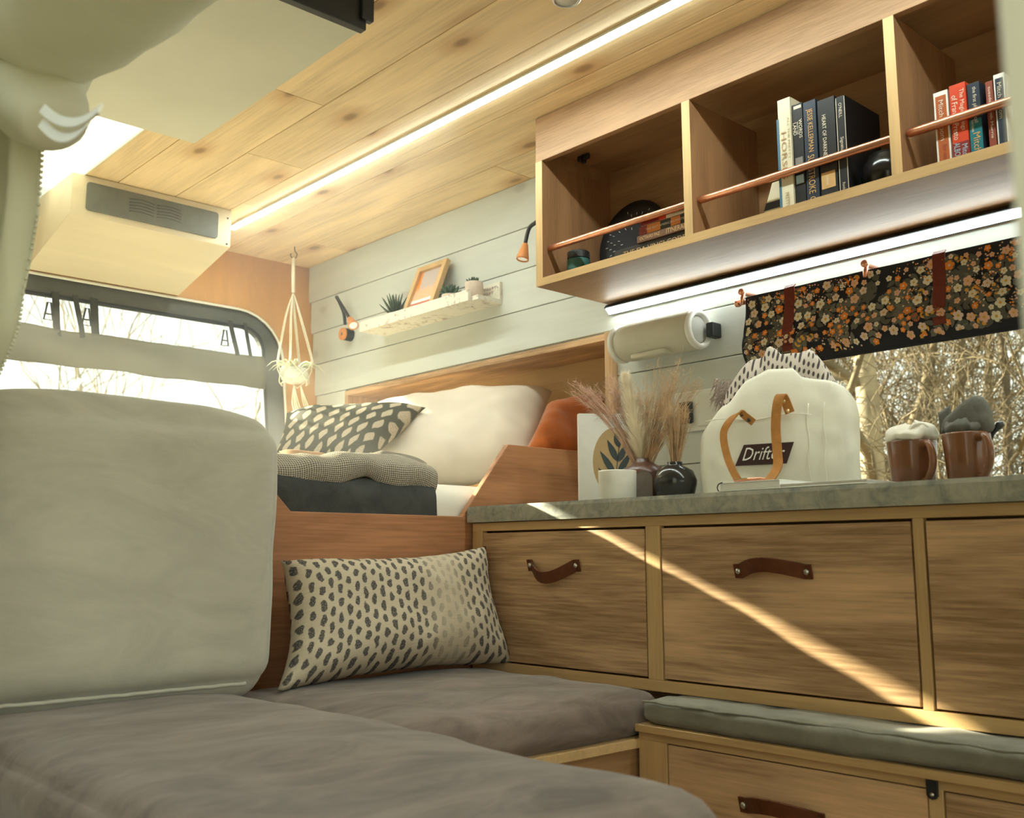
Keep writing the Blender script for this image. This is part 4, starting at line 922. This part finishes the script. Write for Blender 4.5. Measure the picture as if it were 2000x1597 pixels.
obj('cup', MB().lathe([(.042, 0), (.046, .004), (.0475, .070), (.047, .073), (.044, .073), (.043, .06), (0, .06)], (cx_, 1.875, ZT), 40), 'ceramic', cc, smooth=True)
vx = W(1257, 940, y=1.975).x
bv = thing('brown_vase', 'squat brown vase with a matte oval panel', 'vase', (vx, 1.975, ZT))
obj('body', MB().lathe([(.045, 0), (.055, .004), (.060, .03), (.062, .070), (.058, .080), (.030, .096), (.020, .102), (.019, .110), (.013, .110), (.012, .09)], (vx, 1.975, ZT), 40), 'glaze_clay', bv, smooth=True)
dv = (CAM-Vector((vx, 1.975, .8))); dv.z = 0; dv.normalize(); sv = Vector((-dv.y, dv.x, 0))
pts = []
for k in range(18):
    a = PI*k/17; pts.append((.022*math.cos(a), .052+.022*math.sin(a)))
pts = [(.022, .004)]+pts+[(-.022, .004)]
cen = Vector((vx, 1.975, ZT))
mb = MB(); vs = []
for off in (.0, .004):
    for a, h in pts: rr_ = math.sqrt(max(1e-6, (.0600+off)**2-a*a)); vs.append(cen+dv*rr_+sv*a+Vector((0, 0, h)))
n2 = len(pts); mb.add(vs, [tuple(range(n2, 2*n2))]+[(i, (i+1) % n2, n2+(i+1) % n2, n2+i) for i in range(n2)])
obj('oval_panel', mb, cmat('cv_panel', (.17, .13, .10), .7), bv, label='matte taupe oval panel')
kx = W(1319, 940, y=1.945).x
tag(obj('black_vase', MB().lathe([(.038, 0), (.044, .004), (.052, .035), (.053, .045), (.044, .068), (.024, .080), (.0165, .084), (.0185, .090), (.0135, .090), (.012, .07)], (kx, 1.945, ZT), 40), 'glaze_dark', loc=(kx, 1.945, ZT), smooth=True), 'small black glazed vase with a bundle of grass', 'vase')
def grass(name, label, root, tips, cnt, spread, mat, rad, seed, fuzz=0, fl=.02, droop=.03):
    """bundle of dried stems from a vase neck towards a few tip points; fuzz adds fine hairs along the upper half"""
    rg = random.Random(seed); mb = MB(); root = Vector(root)
    for k in range(cnt):
        tip = Vector(tips[k % len(tips)])+Vector((rg.gauss(0, spread), rg.gauss(0, spread*.8), rg.gauss(0, spread*1.1)))
        r0 = root+Vector((rg.uniform(-.007, .007), rg.uniform(-.007, .007), -.05)); pts = []
        for i in range(8):
            t = i/7; p = r0.lerp(tip, t); p.z += droop*math.sin(PI*t)*(1 if rg else 1)+.004*noise.noise(p*30); pts.append(p)
        mb.tube(pts, [rad*(1-.6*i/7) for i in range(8)], 3, caps=False)
        for q in range(fuzz):
            t = .48+.52*rg.random(); i = min(6, int(t*7)); p = pts[i].lerp(pts[i+1], t*7-i); d = (pts[-1]-pts[3]).normalized()
            e = p+(d*.8+Vector((rg.gauss(0, .5), rg.gauss(0, .5), rg.gauss(0, .5)-.1)))*fl*rg.uniform(.5, 1.2)
            w = Vector((rg.gauss(0, 1), rg.gauss(0, 1), rg.gauss(0, 1))).normalized()*rad*.55
            mb.add([p-w, p+w, e], [(0, 1, 2)])
    o = obj(name, mb, mat, loc=root); o['kind'] = 'stuff'; return tag(o, label, 'dried grass')
vr = Vector((vx, 1.975, ZT+.110))
grass('dried_grass', 'feathery pinkish grass spraying left from the brown vase', vr, [W(1125, 760, y=1.95), W(1150, 775, y=1.97), W(1175, 790, y=1.98), W(1195, 740, y=2.0)], 54, .018, 'grass_pink', .0010, 1, 46, .024, .035)
grass('dried_grass', 'tan grass fanning right from the brown vase', vr, [W(1290, 730, y=1.99), W(1325, 735, y=2.0), W(1352, 745, y=2.0), W(1250, 770, y=2.0), W(1270, 790, y=2.02), W(1310, 780, y=2.0)], 96, .018, 'grass_tan', .0011, 2, 26, .024, .012)
kr = Vector((kx, 1.945, ZT+.090))
grass('dried_grass', 'upright tan grass bundle in the black vase', kr, [W(1298, 815, y=1.945), W(1318, 800, y=1.95), W(1340, 812, y=1.95), W(1308, 790, y=1.95), W(1332, 795, y=1.95)], 110, .010, 'grass_tan', .0010, 3, 14, .014, .004)
rg = random.Random(6); mb = MB(); p0 = vr+Vector((-.004, 0, -.04)); p1 = W(1222, 738, y=1.98)
ax0 = [p0, p0.lerp(p1, .3)+Vector((.008, 0, 0)), p0.lerp(p1, .65)+Vector((.004, 0, 0)), p1]; sp_ = smoothpath(ax0, 8); mb.tube(sp_, .0016, 5)
for k in range(3400):
    t = .14+.86*rg.random(); i = min(len(sp_)-2, int(t*(len(sp_)-1))); p = sp_[i].lerp(sp_[i+1], t*(len(sp_)-1)-i); d = (sp_[-1]-sp_[8]).normalized()
    a = rg.uniform(0, 2*PI); L = .055*(1.1-.7*t)*min(1, (t-.10)*6)*rg.uniform(.7, 1.2); o1 = d.orthogonal().normalized(); o2 = d.cross(o1); rad_ = o1*math.cos(a)+o2*math.sin(a)
    e = p+d*L*.9+rad_*L*.72; w = d.cross(rad_)*.0013; mb.add([p-w, p+w, e], [(0, 1, 2)])
o = obj('pampas_plume', mb, 'pampas', loc=vr); o['kind'] = 'stuff'; tag(o, 'single cream pampas plume in the brown vase', 'dried grass')

# canvas tote
BA = math.radians(16); BC = W(1523, 950, y=2.055); BC.z = ZT
BT = Matrix.Translation(BC) @ Matrix.Rotation(BA, 4, 'Z'); bag = thing('canvas_bag', 'cream canvas bag with tan leather straps and brown patch', 'bag', BC)
BWd, BD, BH = .35, .15, .297
def bagbody(u, v):
    """u around, v up"""
    a = 2*PI*u; ca, sa_ = math.cos(a), math.sin(a); pw = .42
    x = BWd/2*math.copysign(abs(ca)**pw, ca); y = BD/2*math.copysign(abs(sa_)**pw, sa_)
    shp = 1+.035*math.sin(PI*v)-(0.10 if v > .8 else 0)*((v-.8)/.2)**2
    f = x/(BWd/2); tb = ((-1, .60), (-.7, .74), (-.3, .93), (.05, 1.0), (.35, .985), (.52, .90), (.75, .875), (1.01, .84)); top = BH
    for (fa_, ta_), (fb2, tb2) in zip(tb, tb[1:]):
        if fa_ <= f <= fb2: q_ = (f-fa_)/(fb2-fa_); top = BH*(ta_+(tb2-ta_)*q_*q_*(3-2*q_))
    z = v*top
    w = .004*noise.noise(Vector((x*14, y*14, z*14)))+.003*noise.noise(Vector((x*30, y*30, z*26)))
    return BT @ Vector((x*shp+w, y*(shp-.25*v*v)-w, z))
mb = MB(); mb.grid(bagbody, 72, 30); obj('body', mb, 'canvas', bag, smooth=True, weld=True).modifiers.new('solid', 'SOLIDIFY').thickness = .003
def BP(x, z, off=0.0): return BT @ Vector((x, -BD/2*(1.02-.25*(z/BH)**2)-.004-off, z))
for x in (.092, .128): obj('seam', MB().tube([BP(x+.002*math.sin(k), .004+.2*k/14, -.0015) for k in range(15)], .0012, 5), 'canvas', bag, smooth=True)
obj('base_seam', MB().tube([BP(-.15+.25*k/20, .180+.004*math.sin(k*.5), -.001) for k in range(21)], .0011, 5), 'canvas', bag, smooth=True)
pat = obj('patch', MB().add([BP(-.078, .070, .003), BP(.042, .070, .003), BP(.060, .118, .003), BP(-.056, .118, .003), BP(-.078, .070, .0005), BP(.042, .070, .0005), BP(.060, .118, .0005), BP(-.056, .118, .0005)], [(0, 1, 2, 3), (7, 6, 5, 4), (0, 4, 5, 1), (1, 5, 6, 2), (2, 6, 7, 3), (3, 7, 4, 0)]), cmat('cv_patch', (.040, .014, .010), .7), bag, label='dark brown patch with white script')
bx_ = (BT.to_3x3() @ Vector((1, 0, 0))); bz_ = (BP(0, .12)-BP(0, .07)).normalized()
obj('lettering', add_text(MB(), 'Drifter', BP(-.008, .096, .0042), bx_, bz_, .094, .030, .35), 'white', pat)
def strap(pts, w, wdir):
    return obj('strap', ribbon(MB(), smoothpath(pts, 7), wdir, w, .0035), 'leather', bag, bevel=.0006, label='tan leather strap')
yb = 1.955
def SB(px, py, off): 
    q = W(px, py, y=2.0); d = (q-CAM).normalized(); n_f = (BT.to_3x3() @ Vector((0, -1, 0))); p0_ = BP(0, .12, off); t = (p0_-CAM).dot(n_f)/d.dot(n_f); return CAM+d*t
strap([SB(1543, 806, .002), SB(1532, 778, .006), SB(1526, 771, .018), SB(1519, 785, .026), SB(1515, 830, .028), SB(1518, 880, .032), SB(1519, 908, .040), SB(1508, 930, .055), SB(1497, 940, .065)], .0215, bx_)
strap([SB(1472, 825, .002), SB(1455, 812, .006), SB(1445, 806, .014), SB(1425, 822, .024), SB(1413, 848, .030), SB(1420, 890, .040), SB(1432, 920, .055), SB(1442, 938, .065)], .017, (bx_+Vector((0, 0, .45))).normalized())
for px, py in ((1531, 783), (1539, 802)): 
    q = SB(px, py, .007); obj('stud', MB().lathe([(.0045, 0), (.0045, -.002), (0, -.004)], q, 12, 'y'), 'brass', bag, smooth=True)
for px, py in ((1449, 810), (1463, 820)):
    q = SB(px, py, .007); obj('stud', MB().lathe([(.0045, 0), (.0045, -.002), (0, -.004)], q, 12, 'y'), 'black', bag, smooth=True)
# scarf stuffed in the bag
def scarf_fn(u, v):
    a = (u-.5)*2; b = (v-.5)*2; x = .010+.125*a; y = .034*b
    e = max(0, 1-a*a)**.5*max(0, 1-b**4)**.5
    n_1 = noise.noise(Vector((u*3.4, v*1.6, 1.4))); n_2 = noise.noise(Vector((u*9, v*5, 6)))
    h = .205+(.118+.02*a)*e+(.034*(1-2*abs(n_1))+.006*n_2)*e
    return BT @ Vector((x+.018*n_1, y-.006*n_2, h))
sc_ = obj('scarf', MB().grid(scarf_fn, 54, 34), 'scarf', loc=BC+Vector((0, 0, .25)), smooth=True); sc_.modifiers.new('solid', 'SOLIDIFY').thickness = .006
tag(sc_, 'beige scarf with dark dots stuffed into the canvas bag', 'scarf')
rg = random.Random(9); mb = MB()
for k in range(130):
    b = W(rg.uniform(1398, 1440), rg.uniform(740, 785), y=2.03+rg.uniform(-.02, .02)); d = Vector((-.6+rg.gauss(0, .4), rg.gauss(0, .4), -.6+rg.gauss(0, .5))).normalized(); L = rg.uniform(.015, .04)
    mb.tube([b, b+d*L*.5+Vector((0, 0, .004)), b+d*L+Vector((0, 0, -.004))], [.0016, .0014, .0006], 4)
obj('fringe', mb, cmat('cv_fringe', (.42, .33, .29), .9), sc_, kind='stuff')
# notebook and pen
nb = thing('notebook', 'white notebook with grey cover lying at the worktop edge', 'notebook', (-1.2, 1.83, ZT))
nx0, nx1 = W(1406, 950, y=1.79).x, W(1525, 950, y=1.79).x
obj('pages', MB().box(nx0+.004, nx1, 1.786, 1.93, ZT+.002, ZT+.0165), 'white', nb, bevel=.001)
obj('cover', MB().box(nx0, nx1+.19, 1.784, 1.935, ZT, ZT+.002).box(nx0, nx1, 1.784, 1.935, ZT+.0165, ZT+.0185), 'white_paint', nb, bevel=.0008)
obj('open_leaf', MB().box(nx1+.001, nx1+.19, 1.786, 1.93, ZT+.002, ZT+.008), cmat('cv_leaf', (.52, .48, .42)), nb, bevel=.0008)
obj('elastic', MB().tube(smoothpath([(nx0+.012, 1.783, ZT+.019), (nx0+.003, 1.782, ZT+.016), (nx0-.001, 1.782, ZT+.008), (nx0+.002, 1.782, ZT+.001)], 5), .0013, 6), 'black', nb, smooth=True)
pn = thing('pen', 'copper pen lying on the white notebook', 'pen', (-1.22, 1.80, ZT+.0185))
pa, pb = nx0+.034, nx0+.112
obj('barrel', MB().lathe([(.0025, pa), (.0038, pa+.004), (.0038, pb-.014), (.0012, pb)], (0, 1.795, ZT+.0225), 14, 'x'), 'copper', pn, smooth=True)
obj('clip', MB().box(pa+.004, pa+.036, 1.7905, 1.7925, ZT+.024, ZT+.026), 'brass', pn)
# mugs with cloths
def mug(label, pxl, pxr, pyt, y, ang):
    x0, x1 = W(pxl, 890, y=y).x, W(pxr, 890, y=y).x; r = (x1-x0)/2*.86; x = (x0+x1)/2; h = W((pxl+pxr)/2, pyt, y=y).z-ZT
    t = thing('mug', label, 'mug', (x, y, ZT), 'brown mugs on the worktop')
    obj('body', MB().lathe([(r*.80, 0), (r*.86, .003), (r*.93, h*.5), (r, h-.003), (r*.99, h), (r*.94, h), (r*.90, h-.02), (r*.80, .008), (0, .006)], (x, y, ZT), 44), 'glaze_brown', t, smooth=True)
    d = Vector((math.cos(ang), math.sin(ang), 0)); c = Vector((x, y, ZT))
    pts = smoothpath([c+d*r*.92+Vector((0, 0, h*.86)), c+d*(r+.020)+Vector((0, 0, h*.88)), c+d*(r+.034)+Vector((0, 0, h*.62)), c+d*(r+.030)+Vector((0, 0, h*.34)), c+d*(r+.010)+Vector((0, 0, h*.12)), c+d*r*.86+Vector((0, 0, h*.10))], 6)
    obj('handle', MB().tube(pts, [.0075]*len(pts), 10), 'glaze_brown', t, smooth=True); return x, r, h
ha = math.radians(-38)
m1x, m1r, m1h = mug('brown mug holding a white cloth', 1730, 1836, 862, 1.955, ha)
m2x, m2r, m2h = mug('brown mug holding a grey cloth', 1838, 1944, 846, 1.935, ha)
def wad(name, label, c, r, h, mat, seed, sq=1.0):
    def fn(u, v):
        a = 2*PI*u; rr_ = r*(math.sin(PI*(.06+.90*v))**.55); z = h*(v)*(1)
        p = Vector((math.cos(a)*rr_, math.sin(a)*rr_*.9, z))
        n_1 = noise.noise(Vector((math.cos(a)*1.6, math.sin(a)*1.6, v*2.4+seed))); return Vector(c)+p*(1+.16*n_1)+Vector((0, 0, .010*noise.noise(Vector((math.cos(a)*3, math.sin(a)*3, seed)))))
    mb = MB(); mb.grid(fn, 40, 20); return tag(obj(name, mb, mat, loc=c, smooth=True, weld=True), label, 'cloth')
w1_ = wad('cloth', 'white cloth rolled into the left brown mug', (m1x, 1.955, ZT+m1h-.012), m1r*1.08, .048, 'white_cloth', 2)
e0 = Vector((m1x+m1r*.55, 1.935, ZT+m1h+.012)); ed = Vector((.55, -.82, -.05)).normalized()
TM = Matrix.Translation(e0-ed*.02) @ ed.to_track_quat('Z', 'Y').to_matrix().to_4x4()
obj('rolled_end', MB(TM).lathe([(.020, -.03), (.023, .0), (.023, .024), (.019, .027), (.016, .024), (0, .022)], (0, 0, 0), 26), 'white_cloth', w1_, smooth=True)
w2_ = wad('cloth', 'grey cloth tucked into the right brown mug', (m2x, 1.935, ZT+m2h-.012), m2r*.95, .042, 'grey_cloth', 5)
gp = [W(1838, 848, y=1.93), W(1842, 822, y=1.93), W(1866, 800, y=1.93), W(1885, 782, y=1.93), W(1905, 772, y=1.93), W(1925, 780, y=1.93), W(1938, 810, y=1.93), W(1938, 842, y=1.93), W(1890, 850, y=1.93)]
mb = MB(); gl = smoothpath(gp+[gp[0]], 4)[:-1]; cg = sum(gl, Vector())/len(gl); ngl = len(gl); vs = []
for (s_, yo) in ((.55, -.016), (.88, -.011), (1.0, 0), (.88, .016), (.5, .022)):
    vs += [cg+(p-cg)*s_+Vector((0, yo+.004*noise.noise(p*40), 0)) for p in gl]
fs = [(r_*ngl+k, r_*ngl+(k+1) % ngl, (r_+1)*ngl+(k+1) % ngl, (r_+1)*ngl+k) for r_ in range(4) for k in range(ngl)]+[tuple(range(ngl))[::-1], tuple(range(4*ngl, 5*ngl))]
obj('folded_corner', mb.add(vs, fs), 'grey_cloth', w2_, smooth=True)
obj('folded_corner', MB().pillow(W(1832, 806, y=1.955), W(1855, 790, y=1.955), W(1868, 840, y=1.955), W(1836, 848, y=1.955), .018, 12, .02, .002), 'grey_cloth', w2_, smooth=True, weld=True)
sp2 = thing('spoon', 'dark spoon handle sticking out of the right brown mug', 'spoon', (m2x+.03, 1.95, ZT+.01))
obj('handle', MB().tube([(m2x+.005, 1.952, ZT+.012), W(1940, 845, y=1.955), W(1952, 830, y=1.955), W(1960, 826, y=1.955)], [.003, .004, .008, .004], 8), 'dark_metal', sp2, smooth=True)

# ------------------------------------------------------------------ floral window blind
BX0, BX1 = -1.523, -.60; BZ1, BZ0 = 1.485, 1.288; BY = 2.25
bl = thing('window_blind', 'dark floral blind with leather straps on a copper rod', 'blind', (-1.1, BY, BZ0))
def BS(u, v, off=0):
    """u 0..1 across, v 0..1 downwards; the cloth swells and curls under at the foot"""
    x = BX0+(BX1-BX0)*u+.004*math.sin(v*7)*(1-u); z = BZ1+(BZ0-BZ1)*v
    y = BY-.010*math.sin(PI*v)-.012*math.sin(PI*min(1, max(0, (v-.55)/.45)))-.003*noise.noise(Vector((u*9, v*3, 0)))-off
    return Vector((x, y, z))
co = obj('cloth', MB().grid(lambda u, v: BS(u, v), 150, 90), cmat('cv_floral', (.016, .015, .020), .85), bl, smooth=True); co.modifiers.new('solid', 'SOLIDIFY').thickness = .002; co.modifiers['solid'].offset = 0
obj('rolled_foot', MB().tube([BS(k/40, .99, -.010) for k in range(41)], .009, 10), 'cv_floral', bl, smooth=True)
cmat('fl_leaf', (.10, .09, .07), .9); cmat('fl_leaf2', (.15, .135, .10), .9); cmat('fl_cream', (.72, .63, .46), .9); cmat('fl_pink', (.72, .40, .26), .9); cmat('fl_orange', (.80, .24, .03), .9); cmat('fl_gold', (.66, .32, .05), .9); cmat('fl_blush', (.70, .52, .40), .9); cmat('fl_rust', (.42, .10, .03), .9)
FM = ['fl_leaf', 'fl_leaf2', 'fl_cream', 'fl_pink', 'fl_orange', 'fl_gold', 'fl_blush', 'fl_rust']
fm = MB(); rg = random.Random(12); BWm, BHm = BX1-BX0, BZ1-BZ0; lay = [0]
def FP(x, y, off): return BS(min(1, max(0, x/BWm)), min(1, max(0, y/BHm)), .0028+off)
def inside(x, y): return .004 < x < BWm-.004 and .004 < y < BHm-.004
def blob(x, y, pts, mi, off):
    if not all(inside(x+a, y+b) for a, b in pts): return
    fm.cur = mi; fm.add([FP(x+a, y+b, off) for a, b in pts], [tuple(range(len(pts)))])
def leafshape(x, y, a, L, w, mi, off):
    d = (math.cos(a), math.sin(a)); n_ = (-d[1], d[0]); pts = []
    for t in (0, .25, .5, .75, 1): s_ = w*math.sin(PI*t**.8); pts.append((d[0]*L*t+n_[0]*s_, d[1]*L*t+n_[1]*s_))
    for t in (.75, .5, .25): s_ = -w*math.sin(PI*t**.8); pts.append((d[0]*L*t+n_[0]*s_, d[1]*L*t+n_[1]*s_))
    blob(x, y, pts, mi, off)
def dot(x, y, r, mi, off, n=8): blob(x, y, [(r*math.cos(2*PI*k/n), r*math.sin(2*PI*k/n)) for k in range(n)], mi, off)
def sprig(x, y, a, n, L, w, mi, off):
    for k in range(n):
        q = k/(n-1); px_, py_ = x+math.cos(a)*L*1.9*q, y+math.sin(a)*L*1.9*q
        for s_ in (-1, 1): leafshape(px_, py_, a+s_*(.75-.3*q), L*(1-.35*q), w, mi, off)
    leafshape(x+math.cos(a)*L*1.9, y+math.sin(a)*L*1.9, a, L*.8, w, mi, off)
def flower(x, y, r, mi, ctr, off):
    a0 = rg.uniform(0, 6)
    for k in range(5):
        a = a0+2*PI*k/5; leaf = []
        for t in range(9):
            b = 2*PI*t/9; leaf.append((math.cos(a)*r*.58+math.cos(b)*r*.42, math.sin(a)*r*.58+math.sin(b)*r*.42))
        blob(x, y, leaf, mi, off)
    dot(x, y, r*.26, ctr, off+.0003)
for k in range(130): sprig(rg.uniform(0, BWm), rg.uniform(0, BHm), rg.uniform(0, 6.28), 4, .026, .0062, rg.choice((0, 0, 1)), .0001+.000006*k)
for k in range(34): sprig(rg.uniform(0, BWm), rg.uniform(0, BHm), rg.uniform(0, 6.28), 3, .013, .0030, rg.choice((5, 5, 7, 4)), .001)
for k in range(26):
    cx0, cy0 = rg.uniform(0, BWm), rg.uniform(0, BHm)
    for q in range(42): dot(cx0+rg.gauss(0, .018), cy0+rg.gauss(0, .016), rg.uniform(.0009, .0026), rg.choice((4, 4, 6, 3, 2)), .0012+.00001*q, 7)
fl = []
for k in range(3000):
    x, y = rg.uniform(.012, BWm-.012), rg.uniform(.012, BHm-.010); r = rg.choice((.0125, .0105, .008, .0065))
    if all((x-a)**2+(y-b)**2 > (r+c)**2*1.05 for a, b, c in fl) and len(fl) < 230:
        fl.append((x, y, r)); mi = rg.choice((2, 2, 2, 6, 4, 3)) if r > .009 else rg.choice((4, 4, 3, 2)); flower(x, y, r, mi, 5 if mi != 4 else 6, .0016)
obj('floral_print', fm, FM, bl, kind='stuff')
obj('rod', MB().lathe([(.0075, BX0-.028), (.0075, BX1+.03)], (0, BY+.006, BZ1-.010), 16, 'x'), 'copper', bl, smooth=True)
obj('rod_cap', MB().lathe([(.010, BX0-.034), (.010, BX0-.022)], (0, BY+.006, BZ1-.010), 16, 'x'), 'copper', bl, bevel=.001)
for x in (BX0-.003, W(1690, 520, y=2.24).x):
    obj('bracket', MB().tube([(x, YW, BZ1+.012), (x, BY-.002, BZ1+.012), (x, BY-.010, BZ1-.002), (x, BY-.012, BZ1-.020)], .0065, 10).lathe([(.009, -.024), (.009, -.018), (.005, -.016)], (x, BY+.008, BZ1+.014), 14, 'y'), 'copper', bl, smooth=True)
for (px, zb_) in ((1540, 1.318), (1838, 1.318)):
    x = W(px, 600, y=2.24).x; u = (x-BX0)/BWm
    pts = [BS(u, 0, -.004)+Vector((0, 0, .008))]+[BS(u, t, .004) for t in (0, .2, .4, .6, .8, .86)]
    s_ = obj('leather_strap', ribbon(MB(), pts, (1, 0, 0), .030, .003), 'leather_red', bl, bevel=.0008, label='oxblood leather strap')
    q = BS(u, .74, .006); obj('rivet', MB().lathe([(.0045, 0), (.0045, -.0015), (0, -.003)], q, 12, 'y'), 'copper', s_, smooth=True)

# ------------------------------------------------------------------ scattering volume added to imitate lens glare at the rear of the van
hz = Mat('glare_haze_volume'); hz.t.nodes.remove(hz.b)
_v = hz.n('ShaderNodeVolumeScatter'); _v.inputs['Density'].default_value = .14; _v.inputs['Anisotropy'].default_value = .3
hz.t.links.new(_v.outputs[0], hz.t.nodes['Material Output'].inputs['Volume'])
_h = obj('glare_haze', MB().box(-3.72, -2.16, .47, 2.285, 1.02, 2.075), hz, loc=(-2.9, 1.4, 1.02)); _h['kind'] = 'stuff'
tag(_h, 'thin volume over the bed, added to imitate lens glare', 'glare_haze')
